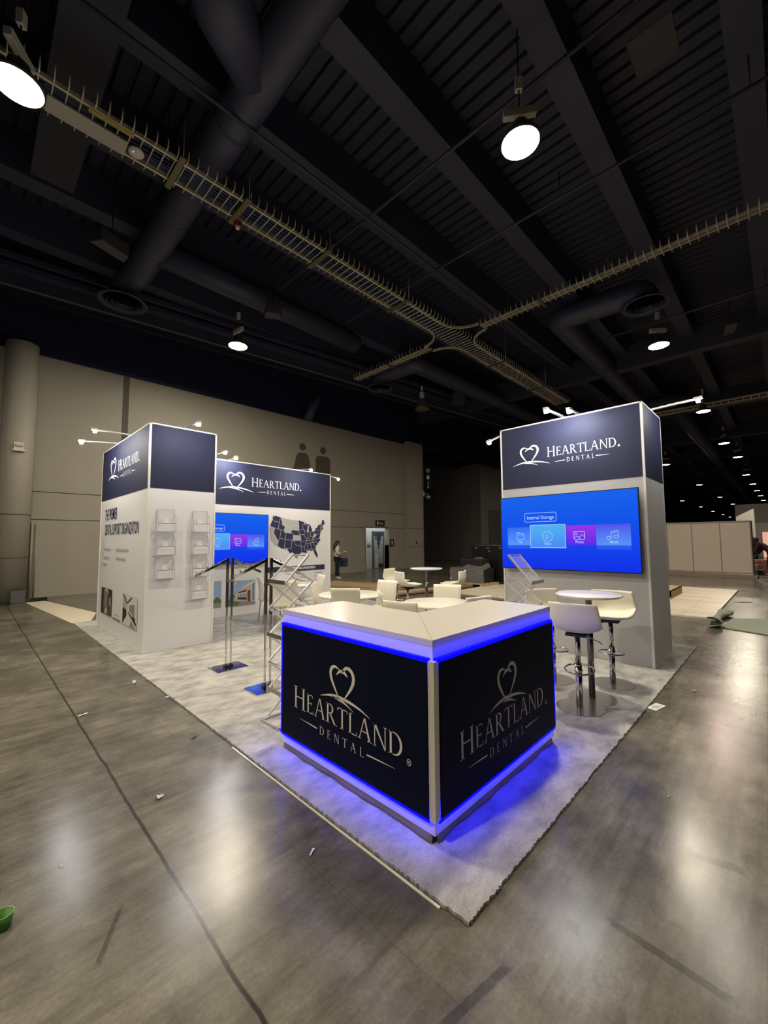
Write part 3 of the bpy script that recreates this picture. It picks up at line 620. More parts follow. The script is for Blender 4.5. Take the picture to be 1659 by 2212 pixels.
# ------------------------------------------------------------------ chrome garment stands
def garment_stand(label, x, y, h, spread):
    t = thing('display_stand', label, 'display stand', (x, y, .016), 0, 'chrome two-arm display stands')
    mb = MB(); mb.box(-.20, .20, -.15, .15, 0, .012); mb.build('base_plate', CHR, t, bevel=.003)
    mb = MB(); mb.box(-.055, .055, -.03, .03, .012, .035); mb.build('socket', CHRD, t, bevel=.003)
    for s in (-1, 1):
        mb = MB(); mb.box(s*.032-.009, s*.032+.009, -.009, .009, .012, h-.45); mb.build('post', CHR, t, bevel=.002)
        mb = MB(); mb.box(s*.032-.014, s*.032+.014, -.014, .014, h-.62, h); up = mb.build('upper_post', CHRD, t, bevel=.003)
        a = Vector((s*.032, 0, h-.02)); b = Vector((s*(.032+spread), 0, h-.02-spread*.46))
        mb = MB(); mb.bar(a, b, .022, .030); ar = mb.build('arm', CHR if x > .83 or s < 0 else CHRD, t, bevel=.002)
        for k in range(1, 7):
            p = a+(b-a)*(k/6.2)
            mb = MB(); mb.tube([p+Vector((0, 0, .012)), p+Vector((0, 0, .034))], .004, 8); mb.sphere(p+Vector((0, 0, .036)), .0065, 8); mb.build('peg', CHR, ar)
    mb = MB(); mb.box(-.05, .05, -.017, .017, h-.30, h-.275); mb.build('cross_clamp', CHR, t)
garment_stand('chrome two-arm display stand nearest the left tower', .845, 4.10, 1.378, .40)
garment_stand('dark chrome two-arm display stand with blue reflection in its base, beside the folding rack', .82, 3.09, 1.405, .37)

# ------------------------------------------------------------------ zigzag literature racks
def zig(label, loc, rz, hs, htop, W=.265, D=.29):
    t = thing('literature_rack', label, 'literature rack', loc, rz, 'folding aluminium literature racks')
    n = 5; dz = (hs-.03)/n
    mb = MB(); b = .012
    for y in (-W/2-.01, W/2+.01): mb.bar((-.05, y, .008), (D+.05, y, .008), .02, .014)
    for x in (-.05, D+.05): mb.bar((x, -W/2-.02, .008), (x, W/2+.02, .008), .02, .014)
    mb.build('base_frame', STL, t)
    for y in (-W/2, W/2):
        mb = MB()
        for k in range(n):
            z0 = .03+k*dz; z1 = z0+dz
            mb.bar((0, y, z0), (D, y, z1), .011, .018)
            mb.bar((D, y+.011, z0), (0, y+.011, z1), .011, .018)
        mb.bar((D, y, hs), (.10, y, hs+.11), .006, .013)
        mb.build('scissor_frame', mat('satin_aluminium', (.74, .73, .70), .3, .6), t)
    for k in range(1, n+1):
        z = .03+k*dz
        for x in (0, D): mb = MB(); mb.tube([(x, -W/2, z), (x, W/2, z)], .004, 8); mb.build('cross_rod', STL, t)
    for k in (1, 3, 5):
        z = .03+k*dz
        sh = MB(); sh.bar((-.012, -W/2-.012, z+.008), (-.012, W/2+.012, z+.008), .006, .035, up=(0, 0, 1)); sh.box(-.012, .03, -W/2, W/2, z-.008, z-.004)
        s = sh.build('shelf_lip', STL, t)
        if k < 5:
            g = MB(); a = Vector((.0, 0, z)); c = Vector((.20, 0, z+.20))
            g.add([(a.x, -W/2+.01, a.z), (a.x, W/2-.01, a.z), (c.x, W/2-.01, c.z), (c.x, -W/2+.01, c.z)], [(0, 1, 2, 3)]); g.build('clear_panel', mat('rack_acrylic', (.8, .8, .82), .25, alpha=.10, spec=.1), s, solid=.003)
    mb = MB(); a = Vector((0, 0, hs)); c = Vector((.24, 0, htop))
    for y in (-W/2+.004, W/2-.004): mb.bar((a.x, y, a.z), (c.x, y, c.z), .015, .018)
    mb.bar((c.x, -W/2, c.z), (c.x, W/2, c.z), .015, .015)
    tf = mb.build('top_frame', mat('satin_aluminium', (.74, .73, .70), .3, .6), t, bevel=.001)
    mb = MB(); mb.add([(a.x, -W/2+.01, a.z), (a.x, W/2-.01, a.z), (c.x, W/2-.01, c.z), (c.x, -W/2+.01, c.z)], [(0, 1, 2, 3)]); mb.build('clear_panel', mat('rack_acrylic', (.8, .8, .82), .25, alpha=.10, spec=.1), tf, solid=.003)
zig('folding zigzag literature rack at the left end of the counter', (.42, 2.24, .016), 0, 1.222, 1.46)
zig('folding zigzag literature rack in front of the large screen', (2.57, .82, .016), PI/2, 1.15, 1.427, W=.25)

# ------------------------------------------------------------------ chairs and tables
def make_chair(label, loc, rz):
    t = thing('dining_chair', label, 'chair', loc, rz, 'cream leather chairs round the low tables')
    # local +x is the way the sitter faces
    mb = MB()
    def seat(u, v):
        x = -.20+.42*v; y = (u-.5)*(.43-.02*v); z = .455-.012*math.sin(v*PI)-.01*(1-abs(2*u-1)**4); return (x, y, z)
    mb.grid(seat, 10, 8); mb.build('seat', WCH, t, solid=.045, bevel=0)
    mb = MB()
    def back(u, v):
        z = .43+v*.47; x = -.215-.055*v+.05*math.sin(v*PI)*.6-.02*(1-(2*u-1)**2); y = (u-.5)*(.41+.02*v); return (x, y, z)
    mb.grid(back, 10, 10); mb.build('backrest', WCH, t, solid=.028)
    for sx, sy in ((-1, -1), (-1, 1), (1, -1), (1, 1)):
        mb = MB(); mb.tube([(.19*sx+.01, .18*sy, .44), (.22*sx, .20*sy, 0)], [.014, .010], 10); mb.build('leg', STL, t)
    return t
def face(p, q): return math.atan2(q[1]-p[1], q[0]-p[0])
T1, T2, T0 = (2.80, 3.98), (3.02, 2.43), (2.97, 6.02)
CH = [('cream chair with its back to the camera at the middle low table', (2.34, 3.58), T1),
      ('cream chair on the far right of the middle low table', (3.60, 3.95), (2.8, 3.9)),
      ('cream chair seen sideways at the left of the middle low table', (2.56, 4.65), (3.0, 4.1)),
      ('cream chair in front of the map, beyond the farthest low table', (3.58, 5.82), T0),
      ('cream chair seen sideways beside the building photo on the back wall', (2.51, 6.41), (3.2, 6.2)),
      ('cream chair behind the left folding rack, its back to the camera', (2.36, 5.22), (2.8, 5.9)),
      ('cream chair facing the camera beyond the round table nearest the counter', (3.73, 2.78), T2),
      ('cream chair seen edge-on between the two nearer low tables', (2.46, 2.98), (2.9, 2.55)),
      ('cream chair leaning its back just above the inner corner of the counter', (1.93, 2.13), T2),
      ('cream chair of which only the thin top edge shows above the counter', (2.87, 1.69), T2)]
c0 = None
for lab, p, q in CH:
    a = face(p, q); loc = (p[0]+.26*math.cos(a), p[1]+.26*math.sin(a), .016)
    if c0 is None: c0 = make_chair(lab, loc, a)
    else: dup(c0, lab, loc, a)
def low_table(label, c, r):
    t = thing('round_table', label, 'table', (c[0], c[1], .016), 0, 'round low tables')
    mb = MB(); mb.lathe([(0.001, .712), (r-.02, .712), (r, .722), (r, .736), (r-.004, .744), (.001, .744)], n=64); mb.build('tabletop', mat('cream_tabletop', (.70, .66, .56), .3), t)
    mb = MB(); mb.tube([(0, 0, .02), (0, 0, .71)], .03, 16); mb.build('column', STL, t)
    mb = MB(); mb.lathe([(.001, 0), (.25, 0), (.25, .008), (.04, .03), (.001, .03)], n=40); mb.build('base', STL, t)
    mb = MB()
    for k in range(4):
        a = k*PI/2+.4; mb.bar((.03*math.cos(a), .03*math.sin(a), .60), (.24*math.cos(a), .24*math.sin(a), .71), .02, .012)
    mb.build('brace', STL, t)
low_table('round cream low table in the middle of the seating', T1, .52)
low_table('round cream low table nearest the counter', T2, .47)
low_table('round cream low table farthest back by the map wall', T0, .46)
def bar_table(label, c, r):
    t = thing('bar_table', label, 'bar table', (c[0], c[1], .016), 0, 'tall round bar tables')
    mb = MB(); mb.lathe([(.001, 1.008), (r-.03, 1.008), (r, 1.024), (r, 1.032), (r-.003, 1.036), (.001, 1.036)], n=64); mb.build('tabletop', mat('white_tabletop', (.72, .70, .70), .22), t)
    mb = MB(); mb.tube([(0, 0, .01), (0, 0, 1.008)], .030, 20); mb.build('pole', CHRD, t)
    mb = MB(); mb.lathe([(.001, 0), (.22, 0), (.22, .005), (.03, .009), (.001, .009)], n=48, smooth=False); mb.build('base', mat('satin_base', (.50, .49, .46), .22, .9), t)
bar_table('tall round bar table in front of the screen tower', (2.945, .45), .31)
bar_table('tall round bar table on a pole at the far side of the booth', (4.93, 4.15), .32)
def make_stool(label, loc, rz):
    t = thing('bar_stool', label, 'bar stool', loc, rz, 'cream shell bar stools on chrome posts')
    prof = [(-.215, .285), (-.212, .20), (-.20, .12), (-.165, .05), (-.10, .012), (0, 0), (.10, .006), (.17, .020), (.225, .040)]
    hw = [.205, .222, .235, .24, .235, .222, .205, .185, .165]
    P = catmull([(a, b, c) for (a, b), c in zip(prof, hw)], 3)
    mb = MB()
    def f(u, v):
        i = v*(len(P)-1); k = int(min(i, len(P)-2)); q = [P[k][j]+(P[k+1][j]-P[k][j])*(i-k) for j in range(3)]
        s = 2*u-1; cup = .07*abs(s)**3
        flat = max(0, min(1, (v-.1)/.35))
        return (q[0]+(.05*abs(s)**2.5)*(1-flat)*1.0, s*q[2], .715+q[1]+cup*flat*(1-.92*max(0, (v-.5)/.5)))
    mb.grid(f, 16, len(P)-1); sh = mb.build('shell_seat', WCH, t, solid=.022)
    mb = MB(); mb.box(-.09, .09, -.09, .09, .675, .698); mb.build('swivel_plate', BLK, t)
    mb = MB(); mb.tube([(0, 0, .01), (0, 0, .40)], .030, 20); mb.tube([(0, 0, .40), (0, 0, .69)], .024, 20); mb.build('post', CHR, t)
    mb = MB(); mb.lathe([(.001, 0), (.212, 0), (.212, .005), (.03, .009), (.001, .009)], n=48, smooth=False); mb.build('base', mat('satin_base', (.50, .49, .46), .22, .9), t)
    mb = MB(); pts = [(.02+.17*math.cos(a)*.9+.02, .17*math.sin(a)*.75, .345+.01*math.cos(a)) for a in [2*PI*k/28 for k in range(28)]]; mb.tube(pts, .009, 8, closed=True)
    mb.tube([(-.0, 0, .33), (0, 0, .36)], .036, 16); mb.build('foot_ring', CHR, t)
    mb = MB(); mb.tube([(.02, -.03, .672), (.04, -.10, .655), (.06, -.18, .62), (.065, -.20, .60)], .005, 8); mb.build('lever', CHR, t)
    return t
s0 = make_stool('cream bar stool with its back to the camera, nearest the counter', (2.607, .453, .016), R(8))
for lab, p, a in (('cream bar stool facing the camera against the screen tower', (3.53, .42), R(188)), ('cream bar stool behind the right folding rack', (3.23, .95), face((3.23, .95), (2.94, .45))),
                  ('cream bar stool at the far bar table, the leftmost one', (4.75, 4.80), R(-78)), ('cream bar stool at the far bar table, overlapping the leftmost one', (4.42, 4.20), R(-25)), ('cream bar stool at the right of the far bar table', (5.13, 3.63), R(108))):
    dup(s0, lab, (p[0], p[1], .016), a)

# ------------------------------------------------------------------ walls
WY = 14.75
mb = MB()
mb.box(-12, 13.13, WY, WY+.3, 0, 7.25); mb.box(13.13, 14.88, WY, WY+.3, 2.33, 7.25); mb.box(14.88, 17.9, WY, WY+.3, 0, 7.25)
wl = struct(mb, 'wall_left', WALL)
mb = MB()
for z in (3.12, 2.29): mb.box(-12, 16.25, WY-.004, WY, z-.012, z+.012)
mb.box(-12, 13.13, WY-.012, WY, 0, .30, 1)
struct(mb, 'trim_1', [GROOVE, WALL], 'thin horizontal joints and plinth of the long wall')
mb = MB(); mb.box(1.93, 2.10, WY-.02, WY+.0, 1.2, 7.25); struct(mb, 'trim_2', mat('dark_recess', (.085, .075, .058), .7), 'dark vertical recess in the long wall')
mb = MB(); mb.box(-12, 60, WY+.02, WY+.35, 7.25, 11.0); mb.box(17.9, 60, WY+2.2, WY+2.5, 7.25, 11); struct(mb, 'wall_upper', UPW)
mb = MB(); P = [(16.25, 14.52), (17.55, 14.52)]+arc(17.55, 14.95, .43, .43, -PI/2, PI/2, 14)+[(17.55, 15.6), (16.25, 15.6)]
mb.prism(P, 0, 7.42)
struct(mb, 'wall_pillar', WALL)
mb = MB()
for z in (2.29, 1.22): mb.prism([(p[0], p[1]-.003) if i < 16 else p for i, p in enumerate([(16.25, 14.52), (17.55, 14.52)]+arc(17.55, 14.95, .433, .433, -PI/2, PI/2, 14))]+[(17.0, 15.2)], z-.012, z+.012)
struct(mb, 'trim_3', GROOVE, 'joints round the wall pillar')
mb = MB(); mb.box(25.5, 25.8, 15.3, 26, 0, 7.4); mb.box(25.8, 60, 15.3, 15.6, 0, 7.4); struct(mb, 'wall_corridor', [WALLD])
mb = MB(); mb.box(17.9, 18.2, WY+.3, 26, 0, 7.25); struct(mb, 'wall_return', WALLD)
mb = MB(); mb.box(26.6, 28.4, 15.27, 15.3, 0, 3.9); struct(mb, 'door_2', mat('dark_door', (.07, .065, .06), .6), 'tall dark service door')
# restroom opening and lit vestibule
LITW = mat('vestibule_wall', (.62, .63, .62), .5)
mb = MB(); mb.box(13.03, 16.2, WY+1.2, WY+1.3, 0, 2.6); mb.box(13.03, 13.13, WY+.3, WY+1.2, 0, 2.6); mb.box(16.1, 16.2, WY+.3, WY+1.2, 0, 2.6); mb.box(13.0, 16.2, WY+.3, WY+1.3, 2.6, 2.7)
struct(mb, 'wall_vestibule', LITW)
mb = MB(); mb.box(13.07, 13.13, WY-.02, WY+.3, 0, 2.34); mb.box(14.88, 14.94, WY-.02, WY+.3, 0, 1.35); mb.box(13.13, 14.88, WY+.05, WY+.30, 2.31, 2.33)
struct(mb, 'trim_4', mat('jamb', (.20, .185, .16), .5), 'jambs of the restroom opening')
mb = MB(); mb.box(14.74, 14.86, WY+1.14, WY+1.2, 0, 2.12); mb.box(15.62, 15.70, WY+1.14, WY+1.2, 0, 2.12); mb.box(14.74, 15.70, WY+1.14, WY+1.2, 2.06, 2.14)
dj = mb.build('door_1', mat('door_frame_grey', (.12, .115, .10), .5)); dj['kind'] = 'structure'
mb = MB(); mb.box(14.86, 15.62, WY+1.17, WY+1.195, .02, 2.06); mb.build('door_panel', mat('door_pale', (.42, .43, .43), .5), dj)
mb = MB(); fd = Frame((.93, WY+1.168, 0), (1, 0, 0), (0, -1, 0))
for a, b, c, e in ((13.95, 14.67, 1.85, 2.06), (14.02, 14.1, 1.65, 1.85), (14.14, 14.5, 1.6, 1.85), (14.2, 14.42, 1.35, 1.6), (14.27, 14.35, 1.15, 1.35), (14.0, 14.67, .05, .25)): fslab(mb, fd, a, b, c, e, 0, .003)
mb.build('door_pattern', mat('slate_blue_pattern', (.035, .045, .07), .5), dj, fix=False)
mb = MB(); mb.box(14.9, 15.0, WY+.95, WY+1.14, .02, .85); mb.build('half_panel', mat('door_white', (.6, .6, .58), .5), dj)
mb = MB(); mb.box(13.3, 15.9, WY+.6, WY+.7, 2.585, 2.6)
o = tag(mb.build('ceiling_light', emit('vestibule_light', (.95, 1, .98), 14)), 'slim white ceiling light inside the restroom entrance', 'lamp')
def sign(name, label, fr, u0, u1, v0, v1, cat='sign', m=BLK, glyph=None):
    t = thing(name, label, cat, fr.P((u0+u1)/2, v0, 0))
    fr2 = Frame(fr.P(0, 0, 0)-fr.P((u0+u1)/2, v0, 0), fr.u, fr.n)
    mb = MB(); fslab(mb, fr2, u0, u1, v0, v1, 0, .02); mb.build('plate', m, t)
    if glyph:
        mb = MB(); glyph(mb, fr2); mb.build('pictogram', WHT, t, fix=False)
    return t
fw = Frame((0, WY-.003, 0), (1, 0, 0), (0, -1, 0))
def man(mb, fr, u, v, h, d=.022, mi=0, skirt=False):
    r = h*.085; fpoly(mb, fr, arc(u, v+h-r, r, r, 0, 2*PI, 20)[:-1], d, mi)
    w = h*.17
    if skirt: P = [(u-w*.55, v+h*.78), (u+w*.55, v+h*.78), (u+w*.9, v+h*.45), (u+w*1.25, v+h*.25), (u+w*.5, v+h*.25), (u+w*.45, v), (u-w*.45, v), (u-w*.5, v+h*.25), (u-w*1.25, v+h*.25), (u-w*.9, v+h*.45)]
    else: P = [(u-w*.8, v+h*.80), (u+w*.8, v+h*.80), (u+w, v+h*.72), (u+w, v+h*.42), (u+w*.62, v+h*.42), (u+w*.62, v), (u+w*.08, v), (u+w*.08, v+h*.4), (u-w*.08, v+h*.4), (u-w*.08, v), (u-w*.62, v), (u-w*.62, v+h*.42), (u-w, v+h*.42), (u-w, v+h*.72)]
    fpoly(mb, fr, P, d, mi)
sign('restroom_sign', 'dark sign reading Men above the restroom entrance', fw, 13.85, 14.55, 2.37, 2.72, glyph=lambda m_, f_: (man(m_, f_, 14.0, 2.42, .26), ftext(m_, f_, 'Men', 14.12, 2.47, .17, 1, .022)))
sign('door_side_sign', 'small dark pictogram sign right of the restroom entrance', fw, 14.98, 15.28, 1.26, 1.66, glyph=lambda m_, f_: man(m_, f_, 15.13, 1.32, .28))
fv = Frame((13.135, 0, 0), (0, 1, 0), (1, 0, 0))
sign('access_sign', 'white wheelchair access sign inside the restroom entrance', Frame((0, WY+1.198, 0), (1, 0, 0), (0, -1, 0)), 14.35, 14.62, 1.42, 1.70, m=mat('sign_white', (.7, .7, .7), .5), glyph=None)
sign('notice_plate', 'dark notice plate under the wheelchair access sign', Frame((0, WY+1.198, 0), (1, 0, 0), (0, -1, 0)), 14.36, 14.62, 1.22, 1.34, m=mat('sign_dark', (.10, .10, .10), .5))
sign('fire_call_point', 'small dark box on the wall pillar', Frame((0, 14.515, 0), (1, 0, 0), (0, -1, 0)), 16.95, 17.05, 1.40, 1.56, cat='call point')
# big restroom figures on the wall
DKF = mat('figure_brown', (.085, .07, .055), .6)
for nm, lab, u, sk in (('woman_pictogram', 'large brown wall pictogram of a woman above the back wall', 9.15, True), ('man_pictogram', 'large brown wall pictogram of a man above the back wall', 10.32, False)):
    t = thing(nm, lab, 'pictogram', (u, WY, 3.9), 0, 'giant wall figures')
    f2 = Frame((0, -.003, 0), (1, 0, 0), (0, -1, 0))
    mb = MB(); r = .17; hd = [(x, z) for x, z in arc(0, 2.06, r, r*1.0, 0, 2*PI, 24)[:-1]]
    if sk: B = [(-.22, 1.78), (.22, 1.78), (.34, 1.6), (.50, .9), (.36, .82), (.25, 1.3), (.42, .15), (-.42, .15), (-.25, 1.3), (-.36, .82), (-.50, .9), (-.34, 1.6)]
    else: B = [(-.28, 1.78), (.28, 1.78), (.42, 1.66), (.44, .75), (.34, .75), (.30, 1.4), (.28, 0), (-.28, 0), (-.30, 1.4), (-.34, .75), (-.44, .75), (-.42, 1.66)]
    for poly in (hd, B):
        n = len(poly); mb.add([f2.P(x, z, 0) for x, z in poly]+[f2.P(x, z, .02) for x, z in poly], [list(range(n, 2*n))]+[(i, (i+1) % n, n+(i+1) % n, n+i) for i in range(n)])
    mb.build('figure', DKF, t)
# restroom blade sign on the pillar
t = thing('blade_sign', 'black vertical restroom sign projecting from the wall pillar', 'sign', (17.98, 14.55, 4.72))
mb = MB(); mb.box(-.02, .03, -.36, -.02, 0, 1.35); mb.box(-.32, -.27, -.05, .02, .0, 1.3); mb.build('plate', BLK, t)
mb = MB(); f3 = Frame((-.021, -.02, 0), (0, -1, 0), (-1, 0, 0)); man(mb, f3, .10, .98, .28, .002); man(mb, f3, .25, .98, .28, .002, skirt=True); fslab(mb, f3, .08, .28, .58, .82, .001, .003); fpoly(mb, f3, [(.15, .45), (.2, .45), (.2, .15), (.24, .15), (.175, .02), (.11, .15), (.15, .15)], .002)
mb.build('pictogram', WHT, t, fix=False)
mb = MB(); f4 = Frame((-.30, -.055, 0), (1, 0, 0), (0, -1, 0))
for i, c in enumerate('RESTROOMS'): ftext(mb, f4, c, .005, 1.15-i*.13, .12, .8, .002, align='CENTER')
mb.build('lettering', WHT, t, fix=False)
t = thing('wall_camera', 'pale wall camera on a bracket below the blade sign', 'camera', (17.7, 14.52, 4.25))
mb = MB(); mb.box(-.06, .06, -.04, 0, 0, .3); mb.build('mount', mat('pale_metal', (.45, .43, .4), .4), t)
mb = MB(); mb.tube([(0, -.04, .15), (.1, -.30, .12), (.1, -.30, .0)], .025, 10); mb.lathe([(.001, -.16), (.09, -.13), (.13, 0), (.001, .03)], (.1, -.30, 0), 20); mb.build('camera_dome', mat('pale_metal', (.45, .43, .4), .4), t)
# round column at left
mb = MB(); mb.lathe([(.36, 0), (.36, 7.19)], (-.70, 14.06, 0), 48); struct(mb, 'wall_column', WALL)
mb = MB()
for z in (2.37, 1.2): mb.lathe([(.355, -.012), (.364, -.012), (.364, .012), (.355, .012)], (-.70, 14.06, z), 48)
struct(mb, 'trim_5', GROOVE, 'joints round the column')
mb = MB(); mb.tube([(-.24, 14.70, 0), (-.24, 14.70, 2.2)], .03, 8); mb.tube([(-.14, 14.70, 0), (-.14, 14.70, 2.2)], .02, 8); tag(mb.build('conduit', WALL), 'painted pipe running up the wall beside the column', 'pipe')
t = thing('emergency_light', 'white emergency light fixed to the round column', 'emergency light', (-.69, 13.70, 4.08))
mb = MB(); mb.box(-.13, .13, -.10, 0, 0, .05); mb.box(-.10, .10, -.06, 0, .05, .24); mb.build('housing', mat('cream_plastic', (.6, .57, .5), .4), t, bevel=.01)
mb = MB(); mb.sphere((-.04, -.07, .16), .045, 12); mb.sphere((.05, -.07, .16), .045, 12); mb.build('lamp_pair', mat('lens_grey', (.5, .5, .46), .1), t)
t = thing('cable_cover', 'grey metal box at the foot of the column', 'box', (-.55, 13.60, 0))
mb = MB(); mb.box(-.15, .15, -.08, .05, .002, .33); mb.build('box', mat('grey_metal_box', (.10, .105, .105), .45), t, bevel=.004)
mb = MB()
for k in range(7):
    y = -.08+.02*k; mb.tube([(-.9+.05*k, y, .02), (-.5, y+.05*math.sin(k), .03+.012*k), (-.2, y, .02), (.2, y+.03, .03), (.45+.03*k, y+.1, .02+.01*k)], .012, 8)
mb.box(.28, .62, .05, .16, .002, .10); mb.build('cable_bundle', BLK, t)

# ------------------------------------------------------------------ ceiling
ZC = 10.3
mb = MB()
prof = []
x = -12.0; vs = []; n = 0
while x < 60:
    for dx, dz in ((0, 0), (.21, 0), (.235, .07), (.275, .07), (.30, 0)): prof.append((x+dx, ZC+dz))
    x += .30
N_ = len(prof)
mb.add([(px, -20, pz) for px, pz in prof]+[(px, 15, pz) for px, pz in prof], [(i, i+1, N_+i+1, N_+i) for i in range(N_-1)])
mb.add([(60, -45, ZC), (170, -45, ZC), (170, 45, ZC), (60, 45, ZC)], [(0, 1, 2, 3)]); mb.add([(-12, 15, ZC), (60, 15, ZC), (60, 45, ZC), (-12, 45, ZC)], [(0, 1, 2, 3)]); mb.add([(-12, -45, ZC), (60, -45, ZC), (60, -20, ZC), (-12, -20, ZC)], [(0, 1, 2, 3)]); mb.add([(-30, -45, ZC), (-12, -45, ZC), (-12, 45, ZC), (-30, 45, ZC)], [(0, 1, 2, 3)])
struct(mb, 'ceiling', CEIL, fix=False)
k = 6
for y in (-7.91, -5.67, -3.43, -1.19, 1.05, 3.29, 5.53, 7.77, 10.01, 12.25):
    mb = MB(); mb.box(-28, 165, y, y+.45, 9.35, 10.32); struct(mb, 'trim_%d' % k, BEAM, 'dark painted ceiling beam'); k += 1
for x in (17.5, 26.6, 35.8, 45, 54, 64, 74):
    mb = MB(); mb.box(x, x+.45, -40, 15, 8.75, 9.7); struct(mb, 'trim_%d' % k, BEAM, 'dark painted cross girder'); k += 1
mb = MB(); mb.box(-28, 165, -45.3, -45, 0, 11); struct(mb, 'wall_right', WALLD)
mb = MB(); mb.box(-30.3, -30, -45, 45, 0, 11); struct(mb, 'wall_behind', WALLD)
mb = MB(); mb.box(165, 165.3, -45, 45, 0, 11); struct(mb, 'wall_far', mat('far_dark_wall', (.02, .02, .03), .7))
# light far walls at the right
mb = MB(); mb.box(46, 46.3, -14, 2.07, 2.9, 4.55, 0); mb.box(46, 46.3, -14, 2.12, 0, 2.9, 1); struct(mb, 'wall_far_booth', [mat('far_wall_brown', (.16, .14, .12), .6), WALL])
t = thing('exhibit_wall', 'pale grey exhibit wall with a slanting top far behind the white partition', 'exhibit wall', (40, 1.1, 0))
mb = MB(); P = [(-.55, 0), (.55, 0), (.55, 3.25), (-.50, 3.85)]
mb.add([(0, y, z) for y, z in P]+[(.2, y, z) for y, z in P], [(3, 2, 1, 0), (4, 5, 6, 7)]+[(i, (i+1) % 4, 4+(i+1) % 4, 4+i) for i in range(4)]); mb.build('panel', mat('far_panel_grey', (.45, .44, .40), .5), t)
t = thing('light_box', 'glowing pinkish light box on the far wall at the right edge', 'light box', (45.8, .1, 0))
mb = MB(); mb.box(0, .15, -.6, .30, 0, 2.1); mb.build('face', emit('pinkish_lightbox', (1, .55, .40), .75), t)
mb = MB(); mb.box(-.02, .15, -.65, -.60, 0, 2.2); mb.box(-.02, .15, .30, .35, 0, 2.2); mb.build('frame', WALLD, t)

# ------------------------------------------------------------------ ducts
def rounded(pts, r, k=8):
    pts = [Vector(p) for p in pts]; out = [pts[0]]
    for i in range(1, len(pts)-1):
        a, b, c = pts[i-1], pts[i], pts[i+1]; d1 = (a-b).normalized(); d2 = (c-b).normalized(); p1 = b+d1*r; p2 = b+d2*r
        for j in range(k+1):
            t = j/k; out.append(p1*(1-t)**2+b*2*t*(1-t)+p2*t*t)
    out.append(pts[-1]); return out
def duct(label, pts, r, ends=(), bands=3, rb=.9):
    t = thing('air_duct', label, 'air duct', pts[0])
    o = Vector(pts[0]); P = [Vector(p)-o for p in pts]
    mb = MB(); mb.tube(rounded(P, rb), r, 28); mb.build('pipe', DUCT, t)
    for a, b in zip(P, P[1:]):
        L = (b-a).length; d = (b-a).normalized()
        n = min(9, max(1, int(L/2.4)))
        for j in range(1, n):
            c = a+d*(L*j/n); mb = MB(); mb.tube([c-d*.02, c+d*.02], r+.012, 28); mb.build('joint_band', DUCT, t)
    for c, rr in ends:
        c = Vector(c)-o
        mb = MB(); mb.lathe([(rr*.55, .35), (rr*.62, .10), (rr, .02), (rr*.98, 0), (rr*.80, .03), (rr*.78, .07)], c, 40, cap=False)
        for q in (.66, .46, .26): mb.lathe([(rr*q, -.01), (rr*(q-.10), .05), (rr*(q-.12), .05), (rr*(q-.02), -.015)], c, 40, cap=False)
        mb.lathe([(.001, .08), (rr*.75, .08)], c, 40, 1)
        mb.build('diffuser', [DUCT, mat('diffuser_dark', (.008, .008, .01), .6)], t, fix=False)
    return t
duct('thick dark air duct crossing behind the cable tray at upper left', [(1.4, -3.0, 8.95), (1.4, 11.2, 8.95), (1.25, 12.1, 8.95), (1.25, 12.1, 8.55)], .34, [((1.25, 12.1, 8.40), .62)], rb=.4)
dt = [o for o in bpy.data.objects if o.name == 'air_duct'][0]
mb = MB(); mb.tube([(-1.25, 6.6, .05), (-.75, 7.15, .02), (-.1, 7.55, 0)], [.42, .42, .36], 28); mb.build('branch_pipe', DUCT, dt)
duct('bent dark air duct above the right tower with round diffuser', [(12.1, 1.55, 8.55), (12.1, 1.55, 8.9), (11.9, 4.0, 8.9), (24, 4.2, 8.9), (24.5, 2.2, 8.9), (24.5, 2.2, 8.6)], .36, [((12.1, 1.55, 8.42), .62), ((24.5, 2.2, 8.45), .6)], rb=.35)
duct('bent dark air duct behind the tray branch with round diffuser', [(10.75, 11.25, 8.35), (10.75, 11.25, 8.75), (10.85, 9.35, 8.75), (40, 8.8, 8.75)], .34, [((10.75, 11.25, 8.2), .56)], rb=.35)
mb = MB(); mb.tube([(.1, 12.95, 0), (3, 13.0, 0), (6.9, 13.1, 0)], .33, 28); mb.build('side_pipe', DUCT, dt)
duct('short dark duct dropping towards the long wall', [(9.6, 14.1, 8.3), (9.3, 14.25, 7.7), (9.2, 14.4, 7.2)], .20, rb=.2)
duct('distant dark air duct receding along the hall at right', [(25.6, 3.0, 8.9), (120, 3.4, 8.9)], .42)
# ------------------------------------------------------------------ operable wall track
t = thing('ceiling_track', 'long dark partition track with a bright lower lip above the long wall', 'ceiling track', (-4, 14.10, 8.6))
ang = math.atan2(11.7-13.9, 17.9+1.24); t.rotation_euler = (0, 0, ang)
mb = MB(); mb.box(0, 34, -.05, .28, .05, .75); mb.box(0, 34, -.42, -.15, .35, .50); mb.box(0, 34, -.62, -.5, .55, .68); mb.build('soffit', BEAM, t)
mb = MB(); mb.box(0, 34, -.085, -.052, 0, .035); mb.build('lip', mat('bright_track', (.34, .33, .28), .35, .5), t)
mb = MB(); mb.box(0, 34, .12, .24, -.12, .05); mb.build('rail', mat('dark_rail', (.02, .02, .024), .4), t)

